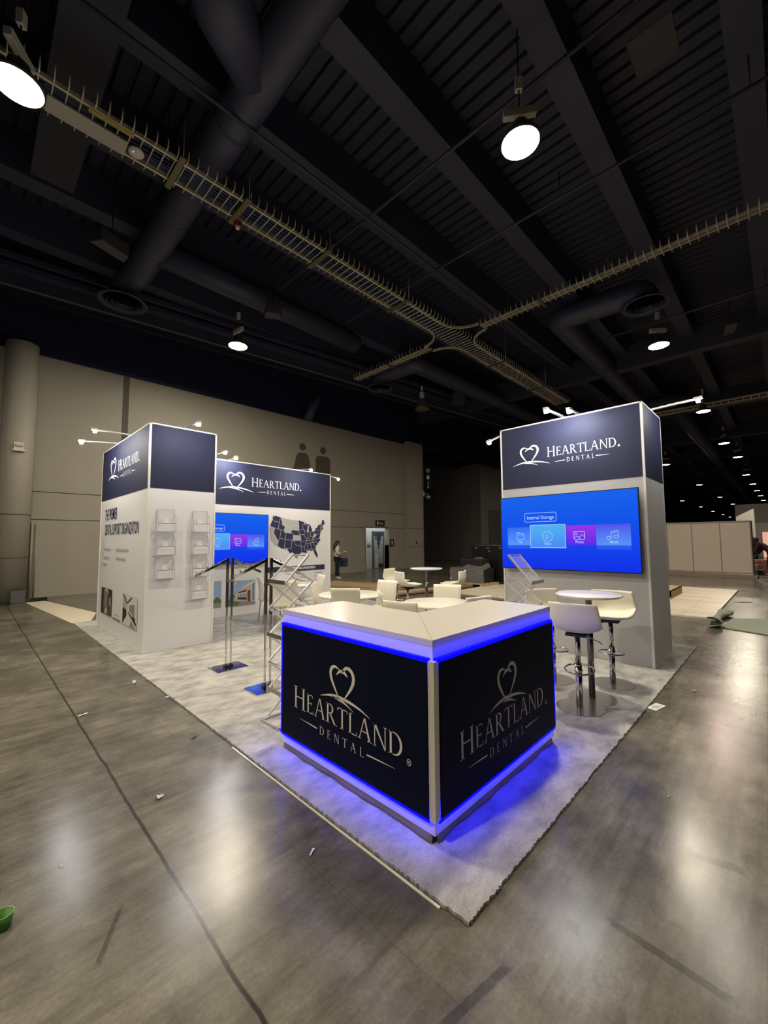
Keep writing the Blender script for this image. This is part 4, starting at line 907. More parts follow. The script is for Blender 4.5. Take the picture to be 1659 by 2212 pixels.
# ------------------------------------------------------------------ cable trays
YA, YB, TZt = 6.12, 6.62, 8.2    # rails of the main run
def rung(name, parent, loc, rz, w):
    mb = MB(); mb.tube([(0, -w/2-.14, .16), (0, -w/2-.15, .10), (0, -w/2-.12, 0), (0, w/2+.12, 0), (0, w/2+.15, .10), (0, w/2+.14, .16)], .011, 6)
    return mb
main = thing('cable_tray', 'wide ladder cable tray crossing the ceiling diagonally from upper left', 'cable tray', (-4, (YA+YB)/2, TZt))
mb = MB()
for y in (-.25, .25): mb.box(0, 12.3, y-.02, y+.02, -.035, .035)
for y in (-.25, .25): mb.box(14.35, 22.4, y-.02, y+.02, -.035, .035)
for sy in (-1, 1):   # swept corners into the side branches
    for cx, s in ((12.3, 1), (14.35, -1)):
        P = [Vector((cx+s*.80*math.sin(a), sy*(.25+.8*(1-math.cos(a))), 0)) for a in [PI/2*i/8 for i in range(9)]]
        for a, b in zip(P, P[1:]): mb.bar(a, b, .04, .07)
mb.build('side_rails', TRAY, main)
rm = rung('rung', None, None, 0, .5).mesh('rung', TRAY)
for i in range(100):
    o = bpy.data.objects.new('rung', rm); COL.objects.link(o); o.parent = main; o.location = (2.2+i*.165 if 2.2+i*.165 < 22.3 else 22.3, 0, -.02)
mb = MB()
i = 0
while 2.2+(100+i)*.165 < 22.4:
    mb.tube([(2.2+(100+i)*.165, -.38, .14), (2.2+(100+i)*.165, -.37, -.02), (2.2+(100+i)*.165, .37, -.02), (2.2+(100+i)*.165, .38, .14)], .011, 6); i += 1
for j in range(13): mb.tube([(.1+j*.165, -.38, .14), (.1+j*.165, -.37, -.02), (.1+j*.165, .37, -.02), (.1+j*.165, .38, .14)], .011, 6)
o = mb.build('distant_rungs', TRAY, main); o['kind'] = 'stuff'
for x in (4.75, 5.95, 7.9, 10.6, 16, 19.5):
    mb = MB(); mb.box(x-.05, x+.05, -.42, .42, -.07, -.035); hs = mb.build('hanger_strut', mat('slotted_strut', (.20, .18, .10), .45, .7), main)
    for y in (-.40, .40): mb = MB(); mb.tube([(x, y, -.05), (x, y, 2.1)], .008, 6); mb.build('hanger_rod', STL, hs)
mb = MB(); mb.box(2.98, 4.00, -.06, .25, -.075, -.045); mb.build('cover_plate', mat('cover_plate', (.42, .40, .34), .4, .3), main)
mb = MB(); mb.box(3.45, 4.05, -.25, -.17, -.05, -.03); mb.build('caution_tag', mat('yellow_tag', (.35, .26, .05), .6), main)
mb = MB(); rnd = random.Random(3)
for j in range(8):
    y = -.20+.4*j/7; pts = [(x_, y+rnd.uniform(-.03, .03), .01+rnd.uniform(0, .025)) for x_ in [k*1.1 for k in range(21)]]
    mb.tube(pts, .011, 6)
tag(mb.build('cable_bundle', CABL), 'blue data cables lying loose in the main cable tray', 'cable').location = (-4, (YA+YB)/2, TZt)
t = thing('access_point', 'round white wireless access point hung under the cable tray', 'access point', (.15, 6.42, 8.125))
mb = MB(); mb.lathe([(.001, -.02), (.10, -.015), (.12, .01), (.11, .035), (.001, .04)], n=24); mb.build('shell', mat('cream_plastic', (.6, .57, .5), .4), t)
mb = MB(); mb.sphere((-.05, -.02, -.02), .008, 8); mb.build('indicator', emit('green_led', (.1, 1, .2), 3), t)
t = thing('alarm_beacon', 'small red and white alarm beacon on the cable tray', 'alarm beacon', (2.05, 6.66, 8.075))
mb = MB(); mb.box(-.07, .07, -.05, .05, -.02, .10); mb.build('base', mat('red_plastic', (.28, .02, .015), .4), t, bevel=.01)
mb = MB(); mb.sphere((0, 0, -.04), .05, 12); mb.build('dome', mat('white_dome', (.7, .7, .7), .3), t)
def branch(label, x, y0, y1):
    s = 1 if y1 > y0 else -1; L = abs(y1-y0)
    t = thing('cable_tray_branch', label, 'cable tray', (x, y0, TZt+.02))
    mb = MB()
    for dx in (-.075, .075): mb.box(dx-.014, dx+.014, 0 if s > 0 else -L, L if s > 0 else 0, -.03, .03)
    mb.build('side_rails', TRAY, t)
    mb = MB(); mb.tube([(-.22, 0, .13), (-.22, 0, .05), (-.18, 0, -.02), (.18, 0, -.02), (.22, 0, .05), (.22, 0, .13)], .011, 6); rm = mb.mesh('rung', TRAY)
    n = min(95, int(L/.165))
    for i in range(n):
        o = bpy.data.objects.new('rung', rm); COL.objects.link(o); o.parent = t; o.location = (0, s*(.1+i*.165), -.02)
    mb = MB(); mb.box(-.25, .25, s*1.9-.03, s*1.9+.03, -.07, -.03)
    for q in (.9, 3.6):
        if q < L: mb.tube([(0, s*q, 0), (0, s*q, 1.2)], .008, 6)
    mb.build('hanger_strut', mat('slotted_strut', (.20, .18, .10), .45, .7), t)
branch('narrow cable tray branch running off to the right edge', 9.33, YA-.75, -5.5)
branch('short narrow cable tray branch ending in the middle left', 9.33, YB+.75, 11.25)
t = thing('far_cable_tray', 'distant cable tray crossing the hall beyond the right tower', 'cable tray', (23.5, 3.5, 8.1))
mb = MB()
for dx in (-.3, .3): mb.box(dx-.03, dx+.03, -14, 8, -.04, .04)
for i in range(80): mb.box(-.4, .4, -14+i*.27, -13.97+i*.27, -.03, 0)
mb.build('ladder', TRAY, t)

# pipes and small ceiling things
def pipe(label, x, y0, y1, z, r):
    mb = MB(); mb.tube([(0, y0, 0), (0, y1, 0)], r, 10)
    for q in range(int(y0), int(y1), 3): mb.tube([(0, q, 0), (0, q, 9.4-z)], .012, 6)
    o = mb.build('sprinkler_pipe', BEAM); o.location = (x, 0, z); tag(o, label, 'pipe')
pipe('thin dark ceiling pipe passing behind the large hall lamp', 4.4, -3, 9, 8.8, .035)
pipe('thin dark ceiling pipe between the large lamp and the right tray branch', 6.9, -4, 9, 8.8, .03)
pipe('thin dark ceiling pipe beyond the right tray branch', 14.2, -4, 3.2, 8.8, .035)
mb = MB(); mb.tube([(0, 0, 0), (20, 0, 0)], .03, 10); o = mb.build('conduit', BEAM); o.location = (-4, 5.1, 8.6); tag(o, 'thin dark conduit running above and beside the main cable tray', 'pipe')
def speaker(label, loc, rz, s=(.5, .35, .3)):
    t = thing('ceiling_speaker', label, 'loudspeaker', loc, rz)
    mb = MB(); a, b, c = s; mb.prism([(-a/2, -b/2), (a/2, -b/2), (a/2*.8, b/2), (-a/2*.8, b/2)], -c/2, c/2); mb.build('cabinet', mat('speaker_grey', (.05, .048, .055), .5), t, bevel=.02)
    mb = MB(); mb.box(-a*.45, a*.45, -b/2-.012, -b/2, -c*.42, c*.42); mb.build('grille', mat('speaker_grille', (.035, .033, .04), .7), t)
    mb = MB(); mb.tube([(0, 0, c/2), (0, 0, 9.4-loc[2])], .012, 6); mb.build('rod', BLK, t)
speaker('dark loudspeaker hanging left of the thick air duct', (.40, 9.3, 8.2), R(200), (.75, .3, .3))
speaker('dark box loudspeaker right of the left hall lamp', (4.4, 9.3, 8.3), R(150))
speaker('dark box loudspeaker above the unlit lamp', (14.9, 10.0, 8.5), R(140), (.7, .5, .5))
speaker('dark flat box hanging at the right edge', (15.4, -.1, 8.5), R(190), (.9, .3, .35))
mb = MB(); mb.box(-.36, .36, -.30, .30, -.02, 0); o = mb.build('access_hatch', mat('hatch_paint', (.028, .026, .033), .5), bevel=.01); o.location = (5.65, .05, 9.3); tag(o, 'square painted hatch panel under the ceiling at upper right', 'hatch')
# cross member left
mb = MB(); mb.box(-.35, .35, -3, 9.4, 0, .9); o = mb.build('rectangular_duct', mat('rect_duct_paint', (.022, .023, .036), .6)); o.location = (-.65, 0, 9.0); tag(o, 'boxy dark rectangular duct at the upper left edge', 'air duct')

# ------------------------------------------------------------------ hall lamps
def make_lamp(label, loc, m=LAMP, rz=0, lit=True):
    t = thing('high_bay_lamp', label, 'hall lamp', loc, rz, 'round hall lamps')
    mb = MB(); mb.lathe([(.001, 0), (.255, 0), (.262, .012), (.001, .014)], n=40); ln = mb.build('lens', m, t)
    mb = MB(); mb.lathe([(.27, -.004), (.285, .0), (.285, .05), (.15, .14), (.12, .30), (.05, .36), (.001, .36)], n=40, cap=False)
    if not lit: mb = MB().lathe([(.30, -.02), (.31, .0), (.26, .10), (.17, .30), (.10, .42), (.06, .48), (.001, .48)], n=40)
    mb.build('housing', HOUS if lit else mat('aged_housing', (.16, .14, .10), .5, .3), t)
    mb = MB(); mb.box(-.24, .24, -.05, .05, .42, .54) if lit else mb.box(-.09, .09, -.08, .08, .52, .78); mb.build('driver_box', mat('driver_box', (.50, .46, .40), .4), t, bevel=.01)
    mb = MB(); mb.tube([(0, 0, .36), (0, 0, 10.28-loc[2])], .012, 8); mb.build('rod', BLK, t)
    mb = MB(); mb.box(-.05, .05, -.04, .04, .85, 1.05); mb.build('connector', mat('driver_box', (.50, .46, .40), .4), t)
    return t
LP = [((3.969, 1.486), 'large bright round hall lamp hanging in the upper right', LAMP), ((-1.354, 5.749), 'glaring round hall lamp at the upper left edge under the tray', LAMP), ((3.925, 10.498), 'bright round hall lamp above the left tower', LAMP), ((13.02, 1.44), 'bright round hall lamp above the right tower', LAMP), ((22.195, 1.402), 'pinkish round hall lamp just behind the long arm light', LAMPR),
      ((31.2, 1.416), 'third round lamp of the receding right row', LAMP), ((37.5, 1.161), 'fourth lamp of the receding right row', LAMP), ((49.2, 1.314), 'fifth lamp of the receding right row', LAMPF), ((58.5, 1.265), 'sixth lamp of the receding right row', LAMPF), ((67.2, 1.23), 'seventh lamp of the receding right row', LAMPF), ((75.9, 1.2), 'eighth lamp of the receding right row', LAMPF), ((85.8, 1.2), 'farthest lamp of the receding right row', LAMPF),
      ((37.3, 5.51), 'lamp just right of the right tower edge, nearest of the middle row', LAMPF), ((54.8, 5.48), 'second lamp of the distant middle row', LAMPF), ((73.9, 5.44), 'third lamp of the distant middle row', LAMPF), ((91.1, 5.24), 'farthest lamp of the distant middle row', LAMPF),
      ((76.8, 10.3), 'nearest lamp of the low distant left row', LAMPF), ((94.5, 10.08), 'second lamp of the low distant left row', LAMPF), ((113.3, 10.16), 'third lamp of the low distant left row', LAMPF), ((131, 9.95), 'fourth lamp of the low distant left row', LAMPF), ((147, 9.83), 'farthest lamp of the low distant left row', LAMPF),
      ((-5.2, 1.45), 'hall lamp behind the camera, in line with the large lamp', LAMP), ((-9.5, 5.75), 'hall lamp out of view to the left', LAMP), ((5.0, -10.0), 'hall lamp out of view to the right of the booth', LAMP)]
cache = {}
for i, ((x, y), lab, m) in enumerate(LP):
    z = 7.5
    if m.name in cache: dup(cache[m.name], lab, (x, y, z), R(20+i*37))
    else: cache[m.name] = make_lamp(lab, (x, y, z), m, R(125 if i == 0 else 20+i*37))
make_lamp('unlit bell-shaped hall lamp in front of the dark ceiling', (12.56, 10.37, 7.5), mat('unlit_lens', (.45, .43, .36), .3), R(20), False)

# ------------------------------------------------------------------ background goods
t = thing('road_case', 'tall black flight case standing behind the wrapped load', 'flight case', (11.78, 6.0, 0))
mb = MB(); mb.box(0, .8, 0, 1.45, .10, 1.42); mb.build('shell', BLKR, t, bevel=.03)
mb = MB()
for y in (.25, .75, 1.25): mb.box(-.012, 0, y-.05, y+.05, 1.28, 1.33); 
mb.box(-.012, 0, .68, .74, 1.17, 1.22); mb.build('latch', STL, t)
mb = MB()
for y in (.15, 1.3): mb.tube([(.1, y, .05), (.16, y, .05)], .05, 12); mb.tube([(.6, y, .05), (.66, y, .05)], .05, 12)
mb.build('caster', BLK, t)
t = thing('wrapped_load', 'dark machine wrapped in shiny clear film beside the flight case', 'wrapped load', (10.9, 6.45, 0))
def lump(s, sd):
    rnd = random.Random(sd)
    def f(p): return Vector((p[0]+.03*math.sin(p[1]*9+p[2]*7+sd), p[1]+.03*math.sin(p[0]*8+p[2]*11), p[2]+.03*math.sin(p[0]*10+p[1]*6+sd)))
    return f
mb = MB(); mb.box(0, .75, 0, 1.25, .12, .60); mb.prism([(.05, .1), (.6, .1), (.5, .95), (.1, 1.0)], .60, .93); mb.build('machine', mat('dark_machine', (.012, .012, .012), .5), t, bevel=.03)
mb = MB()
pf = [(0, -.10, .12), (0, -.08, .60), (.02, .30, .66), (.05, .35, .96)]
def film(u, v):
    y0 = -.06+u*1.38; top = .62+.36*max(0, math.sin(min(1, max(0, (u-.08)/.62))*PI))**.4
    if v < .5: x = -.05; z = .10+(min(.6, top)-.10)*v*2
    else: x = -.05+(v-.5)*2*.62; z = .60+(top-.60)*math.sin((v-.5)*PI)
    n = .014*math.sin(u*17+v*9)+.009*math.sin(u*31-v*14)+.012*math.sin(v*87+u*51)*math.sin(u*133)
    return (x-abs(n), y0+n*.5, z+n)
mb.grid(film, 46, 30, smooth=False); mb.build('film', mat('stretch_film', (.45, .45, .46), .08, alpha=.30, spec=1), t)
t = thing('pallet', 'low wooden pallet under the wrapped load', 'pallet', (10.6, 6.3, 0))
mb = MB()
for i in range(5): mb.box(i*.24, i*.24+.15, 0, 1.6, .09, .115)
for y in (0, .75, 1.5): mb.box(0, 1.11, y, y+.1, 0, .09)
mb.build('boards', WOOD, t)
t = thing('cardboard_stack', 'stack of flattened brown cardboard on the floor behind the seating', 'cardboard', (7.3, 7.2, 0), R(18))
for i in range(4):
    mb = MB(); mb.box(-.1+.06*i, 1.5-.05*i, .03*i, 3.4-.12*i, .10+i*.022, .12+i*.022); mb.build('sheet', CARD, t)
mb = MB()
for y in (.2, 1.6, 3.0): mb.box(0, 1.4, y, y+.12, .0, .10)
mb.build('bearer', WOOD, t)
for lab, a, b in (('long cardboard tube lying across the floor towards the flight case', (7.2, 7.05, .08), (10.3, 6.55, .08)), ('shorter cardboard tube beside the wrapped load', (9.6, 6.75, .075), (10.4, 7.7, .075))):
    o_ = Vector(a); t = thing('cardboard_tube', lab, 'cardboard tube', a)
    mb = MB(); mb.tube([Vector((0, 0, 0)), Vector(b)-o_], .075, 20); mb.build('tube', CARD, t)
    mb = MB(); d = (Vector(b)-o_).normalized(); mb.tube([Vector(b)-o_-d*.01, Vector(b)-o_+d*.004], .06, 16); mb.tube([-d*.004, d*.01], .06, 16); mb.build('hollow_shade', mat('tube_inside', (.08, .06, .04), .8), t)  # dark discs on solid ends; shade of the hollow put into their colour
# white partition at right
t = thing('partition_wall', 'white three-panel exhibition partition on a low plinth at right', 'partition', (20.9, 0, 0))
for i, (a, b) in enumerate(((3.9, 2.86), (2.84, 1.95), (1.93, .98), (.96, .02))):
    mb = MB(); mb.box(0, .05, b, a, .16, 2.28); mb.build('panel', mat('partition_white', (.66, .56, .48), .5), t)
mb = MB()
for y in (2.85, 1.94, .97, 0.0): mb.box(-.012, .06, y-.018, y+.018, .12, 2.32)
mb.box(-.006, .055, 0, 3.9, 2.25, 2.33); mb.box(-.006, .055, 0, 3.9, .14, .19); mb.box(0, 1.1, -.02, .02, .1, 2.33); mb.build('frame', mat('partition_frame', (.26, .25, .20), .4, .3), t)
mb = MB(); mb.box(-.55, .4, -.15, 4.6, .0, .12); mb.build('plinth', mat('plinth_brown', (.30, .22, .18), .5), t)
t = thing('wooden_block', 'small raw wooden box on the plank flooring beside the right tower', 'wooden box', (11.45, 1.20, .036))
mb = MB(); mb.box(0, 1.6, 0, .42, 0, .04); mb.box(0, .04, 0, .42, .04, .20); mb.box(0, 1.6, 0, .04, .04, .2); mb.box(0, 1.6, .38, .42, .04, .2); mb.box(0, 1.6, 0, .42, .18, .2); mb.build('box', WOOD, t, bevel=.003)
# rolled back carpet
t = thing('folded_carpet', 'pale green carpet with its corner rolled back at the right edge', 'carpet', (7.9, 0, 0))
GC = mat('pale_green_carpet', (.30, .335, .27), .9, noise=.12, scale=12, bump=.4, bscale=90)
mb = MB(); mb.prism([(.12, -.12), (1.30, -.18), (1.75, -.7), (1.95, -3.4), (-.25, -3.4), (-.12, -.8)], .002, .018); mb.build('flat_pile', GC, t)
mb = MB()
def roll(u, v):
    a = v*1.15*PI; r = .085+.03*math.sin(u*7+1); y0 = .05+.03*math.sin(u*5)
    x = .0+1.75*u+.02*math.sin(a*1.3+u*4)
    return (x, y0-r*1.5*math.sin(a)-.05*v, .02+(r-r*math.cos(a))*(.6+.18*math.sin(u*9+2))+.012*math.sin(u*23+v*9))
mb.grid(roll, 24, 18); mb.build('rolled_corner', GC, t, solid=.012)
mb = MB(); mb.box(20.6, 26, -9, -1.0, .001, .006); 

# ------------------------------------------------------------------ people
def skin_obj(name, V, E, m, parent, root=0, sub=2):
    me = bpy.data.meshes.new(name); me.from_pydata([v[0] for v in V], E, []); me.materials.append(m)
    o = bpy.data.objects.new(name, me); COL.objects.link(o); o.parent = parent
    sk = o.modifiers.new('skin', 'SKIN'); sk.use_smooth_shade = True
    if not me.skin_vertices: 
        bpy.context.view_layer.objects.active = o
    ly = me.skin_vertices[0].data if me.skin_vertices else None
    if ly is None: return o
    for i, v in enumerate(V):
        r = v[1]; ly[i].radius = r if isinstance(r, tuple) else (r, r); ly[i].use_root = (i == root)
    md = o.modifiers.new('sub', 'SUBSURF'); md.levels = sub; md.render_levels = sub
    return o
def person(label, loc, rz, pose, shirt, pants, skin, hair, long_hair=False, cap=None, height=1.62):
    t = thing('person', label, 'person', loc, rz)
    k = height/1.72
    P = {n: Vector(p)*k for n, p in pose.items()}
    ids = {}
    V = []; E = []
    def add(n, r, par=None):
        ids[n] = len(V); V.append((P[n], r if not isinstance(r, tuple) else r))
        if par: E.append((ids[par], ids[n]))
    add('pelvis', (.13*k, .10*k)); add('waist', (.115*k, .085*k), 'pelvis'); add('chest', (.14*k, .10*k), 'waist'); add('neck', (.052*k, .052*k), 'chest')
    for s in ('l', 'r'):
        add('hip'+s, .085*k, 'pelvis'); add('knee'+s, .055*k, 'hip'+s); add('ankle'+s, .038*k, 'knee'+s); add('toe'+s, (.038*k, .03*k), 'ankle'+s)
        add('sh'+s, .055*k, 'chest'); add('el'+s, .040*k, 'sh'+s); add('wr'+s, .027*k, 'el'+s); add('hand'+s, (.038*k, .018*k), 'wr'+s)
        h = P['hand'+s]; d = (P['hand'+s]-P['wr'+s]).normalized(); side = d.cross(Vector((0, 1, .2))).normalized()
        for q in range(4):
            n = 'f%d%s' % (q, s); P[n] = h+d*(.07-.006*abs(q-1.5))*k+side*(q-1.5)*.017*k; add(n, .008*k, 'hand'+s)
        n = 'th'+s; P[n] = h+side*.05*k+d*.02*k; add(n, .009*k, 'hand'+s)
    head = P['head']; V.append((P['neck']*.4+head*.6, (.06*k, .065*k))); E.append((ids['neck'], len(V)-1)); V.append((head, (.078*k, .092*k))); E.append((len(V)-2, len(V)-1)); V.append((head+Vector((0, 0, .08*k)), (.070*k, .080*k))); E.append((len(V)-2, len(V)-1))
    b = skin_obj('body', V, E, skin, t, 0, 2)
    # face details
    fx = P.get('gaze', Vector((1, 0, 0))).normalized()
    sd = fx.cross(Vector((0, 0, 1))).normalized()
    mb = MB(); mb.sphere(head+fx*.098*k+Vector((0, 0, .005)), .016*k, 8); mb.build('nose', skin, t)
    for s in (-1, 1):
        mb = MB(); mb.sphere(head+fx*.082*k+sd*s*.033*k+Vector((0, 0, .03*k)), .012*k, 8); mb.build('eye', mat('eye_dark', (.02, .015, .012), .2), t)
        mb = MB(); mb.sphere(head+sd*s*.088*k, .024*k, 8, sz=1.3); mb.build('ear', skin, t)
    mb = MB(); mb.sphere(head+fx*.085*k-Vector((0, 0, .045*k)), .02*k, 8, sz=.4); mb.build('mouth', mat('lips', (.25, .09, .08), .5), t)
    # shirt
    V = []; E = []
    for n, r in (('pelvis', (.15, .115)), ('waist', (.135, .10)), ('chest', (.165, .118)), ('neck', (.060, .060))): r = (r[0]*1.12, r[1]*1.3); V.append((P[n]+(Vector((0, 0, .02)) if n == 'pelvis' else (Vector((0, 0, -.04)) if n == 'neck' else Vector())), tuple(c*k for c in r)))
    E = [(0, 1), (1, 2), (2, 3)]
    for s in ('l', 'r'):
        o = len(V); V += [(P['sh'+s], .080*k), (P['el'+s], .066*k), (P['el'+s]*.25+P['wr'+s]*.75, .052*k)]; E += [(2, o), (o, o+1), (o+1, o+2)]
    skin_obj('shirt', V, E, shirt, t, 0, 2)
    V = [(P['pelvis'], (.142*k, .112*k))]; E = []
    for s in ('l', 'r'):
        o = len(V); V += [(P['hip'+s], .118*k), (P['knee'+s], .095*k), (P['ankle'+s]+Vector((0, 0, .03)), .085*k)]; E += [(0, o), (o, o+1), (o+1, o+2)]
    skin_obj('trousers', V, E, pants, t, 0, 2)
    for s in ('l', 'r'):
        mb = MB(); a = P['ankle'+s]; b2 = P['toe'+s]; c = (a+b2)/2; mb.sphere(Vector((c.x, c.y, .042)), .055*k, 12, sx=2.1, sz=.75); mb.build('shoe', mat('shoe_white', (.55, .5, .5), .5), t)
    mb = MB(); hc = head+Vector((0, 0, .045*k))-fx*.015*k; mb.sphere(hc, .104*k, 14, sx=.95, sy=.9, sz=1.02)
    if long_hair:
        mb.tube([hc-fx*.05*k, hc-fx*.09*k-Vector((0, 0, .12*k)), hc-fx*.11*k-Vector((0, 0, .30*k)), hc-fx*.10*k-Vector((0, 0, .42*k))], [.085*k, .09*k, .075*k, .03*k], 14)
    mb.build('hair', hair, t)
    if cap:
        mb = MB(); mb.sphere(hc+Vector((0, 0, .02)), .112*k, 14, sz=.85); mb.lathe([(.001, 0), (.10*k, 0), (.10*k, .008)], hc+fx*.09*k+Vector((0, 0, .02*k)), 16); mb.build('cap', cap, t)
    return t, P, k
stand = dict(pelvis=(0, 0, .95), waist=(0, 0, 1.08), chest=(0, 0, 1.30), neck=(.01, 0, 1.46), head=(.03, 0, 1.57), hipl=(0, .09, .90), kneel=(.03, .10, .50), anklel=(-.02, .10, .09), toel=(.13, .11, .04), hipr=(0, -.09, .90), kneer=(.0, -.10, .50), ankler=(.02, -.11, .09), toer=(.17, -.11, .04), shl=(0, .18, 1.40), ell=(-.02, .23, 1.13), wrl=(.16, .20, 1.02), handl=(.24, .17, 1.03), shr=(0, -.18, 1.40), elr=(-.01, -.22, 1.13), wrr=(.22, -.15, 1.15), handr=(.31, -.12, 1.19))
WSH = mat('white_shirt', (.55, .52, .48), .7); BPT = mat('black_trousers', (.006, .006, .007), .8)
pw, P, k = person('person in a white shirt and black trousers with long dark hair looking at a phone', (9.47, 12.60, 0), R(-35), stand, WSH, BPT, SKIN, HAIR, True, None, 1.62)
t = thing('phone', 'lit phone held by the person in the white shirt', 'phone', (9.47, 12.60, 0), R(-35))
h = P['handr']; mb = MB(); mb.box(h.x+.02, h.x+.10, h.y-.035, h.y+.035, h.z+.02, h.z+.03); mb.build('body', BLK, t); mb = MB(); mb.box(h.x+.022, h.x+.098, h.y-.032, h.y+.032, h.z+.03, h.z+.032); mb.build('display', emit('phone_glow', (.8, .9, 1), 2.5), t)
t = thing('tote_bag', 'dark blue bag carried by the person in the white shirt', 'bag', (9.80, 12.55, .50), R(-35))
mb = MB(); mb.box(-.17, .17, -.07, .07, 0, .36); mb.build('bag', mat('blue_bag', (.012, .022, .06), .6), t, bevel=.03)
mb = MB(); mb.tube([(-.08, 0, .35), (-.07, 0, .47), (0, 0, .52), (.07, 0, .47), (.08, 0, .35)], .010, 8); mb.build('handle', BLK, t)
person('person in dark clothes mostly hidden behind the person in the white shirt', (9.28, 13.30, 0), R(-50), {n: v for n, v in stand.items()}, mat('dark_top', (.03, .03, .035), .7), BPT, SKIN, HAIR, True, None, 1.60)
bend = dict(stand); 
bend.update(pelvis=(-.15, 0, .95), waist=(-.02, 0, 1.07), chest=(.15, 0, 1.24), neck=(.28, 0, 1.33), head=(.38, 0, 1.40), hipl=(-.14, .10, .90), hipr=(-.14, -.10, .90), kneel=(-.06, .12, .50), kneer=(-.04, -.12, .50), anklel=(-.12, .12, .09), ankler=(-.08, -.12, .09), toel=(.05, .13, .04), toer=(.08, -.13, .04), shl=(.20, .20, 1.28), ell=(.28, .26, .98), wrl=(.42, .20, .78), handl=(.48, .18, .70), shr=(.20, -.20, 1.28), elr=(.30, -.25, 1.0), wrr=(.44, -.20, .80), handr=(.50, -.18, .72), gaze=(1, 0, -.5))
person('person in a maroon shirt and dark cap bending over boxes at the right edge', (22.9, -.42, 0), R(75), bend, mat('maroon_shirt', (.07, .028, .035), .7), mat('grey_trousers', (.03, .03, .033), .8), SKIND, HAIR, False, mat('cap_dark', (.03, .018, .025), .6), 1.80)
person('distant person in dark clothes standing behind the white partition end', (29.5, .30, 0), R(160), stand, mat('dark_red_top', (.05, .015, .02), .7), BPT, SKIND, HAIR, False, None, 1.68)
for lab, loc, s, m in (('salmon coloured carton beside the partition end', (23.8, -.12, .0), (.5, .5, .62), mat('salmon_card', (.55, .25, .17), .6)), ('small white printed carton in front of the salmon carton', (23.3, -.10, .0), (.3, .42, .42), mat('white_carton', (.62, .50, .42), .6)), ('low black bin at the partition end', (22.8, -.02, 0), (.3, .45, .22), BLK)):
    t = thing('carton' if 'carton' in lab else 'bin', lab, 'box', loc)
    mb = MB(); mb.box(-s[0]/2, s[0]/2, -s[1]/2, s[1]/2, .002, s[2]); mb.build('shell', m, t, bevel=.01)
    mb = MB(); mb.box(-s[0]/2-.002, -s[0]/2, -.04, .04, .02, s[2]-.02); mb.build('tape', CARD, t)

# ------------------------------------------------------------------ litter
t = thing('green_cup', 'small green plastic cup on the concrete at the lower left edge', 'cup', (-1.364, 1.400, .001))
mb = MB(); mb.lathe([(.001, 0), (.030, 0), (.036, .055), (.034, .055), (.028, .006), (.001, .006)], n=32); mb.build('cup', mat('green_plastic', (.05, .17, .015), .4), t, fix=False)
mb = MB(); mb.lathe([(.034, .054), (.037, .055), (.037, .058), (.034, .058), (.034, .054)], n=32, cap=False); mb.build('rim', mat('pale_green_rim', (.25, .36, .16), .4), t)
t = thing('paper_label', 'square white printed label beside the right edge of the carpet', 'label', (3.16, -.052, .001))
mb = MB(); mb.box(-.10, .10, -.043, .043, 0, .002); mb.build('sheet', WHT, t)
mb = MB(); rnd = random.Random(5)
for i in range(6): mb.box(-.07+rnd.uniform(0, .02), .02+rnd.uniform(0, .05), -.03+i*.010, -.026+i*.010, .002, .0024)
mb.build('printing', INK, t); t.rotation_euler = (0, 0, R(-12))
def scrap(label, x, y, s, m, kind):
    mb = MB(); rnd = random.Random(int(x*1000)); L = s*(2.2 if kind == 'strip' else 1)
    def f(u, v): return ((u-.5)*L+rnd.uniform(-1, 1)*s*.12, (v-.5)*s*(.45 if kind == 'strip' else 1)+rnd.uniform(-1, 1)*s*.12, .003+abs(rnd.uniform(0, 1))*s*(.15 if kind == 'strip' else .45))
    mb.grid(f, 5, 4, smooth=False); o = mb.build('paper_scrap' if m is not BLK else 'cable_tie', m, solid=.0008); o.location = (x, y, .001); o.rotation_euler = (0, 0, rnd.uniform(0, 3)); tag(o, label, 'litter')
WS = mat('scrap_white', (.62, .62, .64), .6)
BS = mat('scrap_blue', (.42, .52, .60), .6)
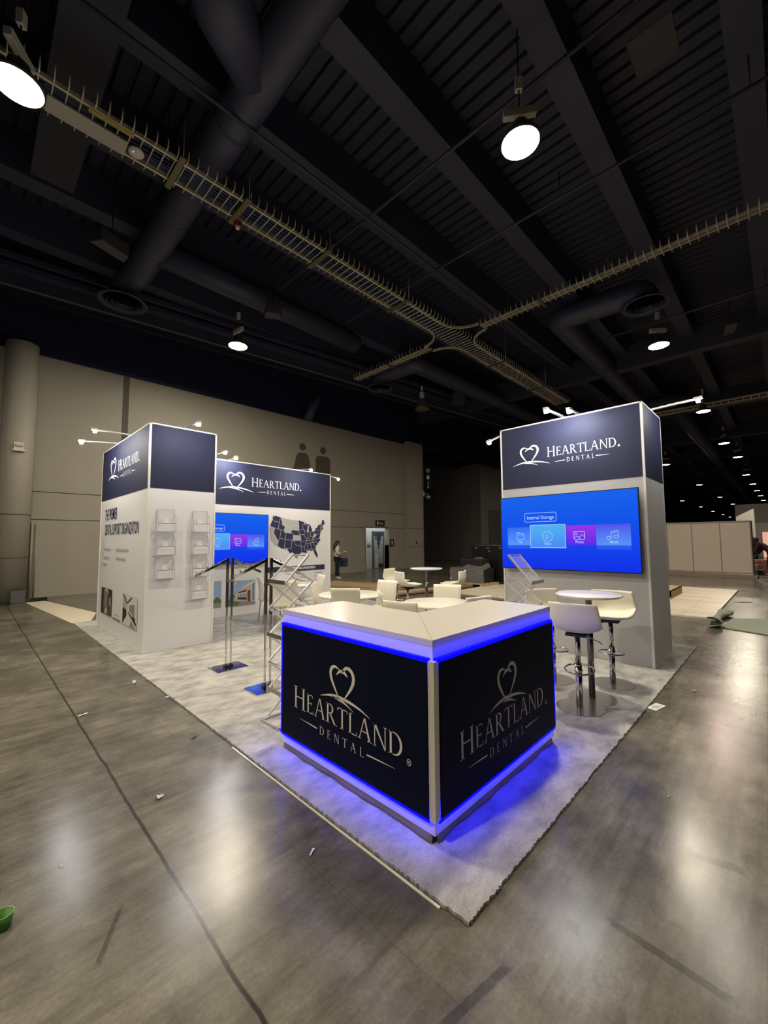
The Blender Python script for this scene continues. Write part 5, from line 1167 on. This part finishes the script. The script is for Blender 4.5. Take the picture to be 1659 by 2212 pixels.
scrap('pale blue paper strip on the concrete left of the booth carpet', -.125, 4.401, .06, BS, 'strip')
scrap('pale blue paper scrap near the long floor joint', -.702, 3.741, .045, BS, 'strip')
scrap('crumpled white paper scrap right of the floor joint', -.62, 1.874, .035, WS, 'x')
scrap('small black cable tie on the concrete', -.157, 2.535, .03, BLK, 'strip')
scrap('crumpled white paper twist below the left of the counter', -.216, .808, .022, WS, 'strip')
scrap('tiny white paper bit at the right edge of the carpet by the stools', 3.9, -.25, .03, WS, 'x')
scrap('tiny white paper bit right of the carpet, level with the counter', 1.60, -.42, .014, WS, 'x')
scrap('white paper bit on the carpet edge below the left tower', -.02, 3.62, .03, WS, 'x')
scrap('tiny white crumb left of the floor joint in the foreground', -1.14, 1.63, .014, WS, 'x')
scrap('white slip on the far concrete near the rolled carpet', 12.2, -.18, .16, WS, 'strip')

# ------------------------------------------------------------------ camera and world
cam = bpy.data.cameras.new('camera'); co = bpy.data.objects.new('camera', cam); COL.objects.link(co)
yaw, pitch, roll_, f = .77668, .06937, -.0062, 881.2
fwd = Vector((math.cos(yaw)*math.cos(pitch), math.sin(yaw)*math.cos(pitch), math.sin(pitch)))
rt = Vector((math.sin(yaw), -math.cos(yaw), 0)); up = rt.cross(fwd)
c, s = math.cos(roll_), math.sin(roll_)
rt2 = rt*c+up*s; up2 = up*c-rt*s
M = Matrix((rt2, up2, -fwd)).transposed().to_4x4(); M.translation = Vector((-1.53629, -1.0265, 1.61007)); co.matrix_world = M
cam.sensor_fit = 'VERTICAL'; cam.sensor_height = 36; cam.lens = f/2212*36; cam.clip_start = .05; cam.clip_end = 400
sc.camera = co
w_ = bpy.data.worlds.new('world'); sc.world = w_; w_.use_nodes = True
w_.node_tree.nodes['Background'].inputs[0].default_value = (.7, .72, 1, 1); w_.node_tree.nodes['Background'].inputs[1].default_value = .02
sc.view_settings.view_transform = 'Standard'; sc.view_settings.look = 'None'; sc.view_settings.gamma = 1; sc.view_settings.use_curve_mapping = False
sc.view_settings.exposure = 0.0
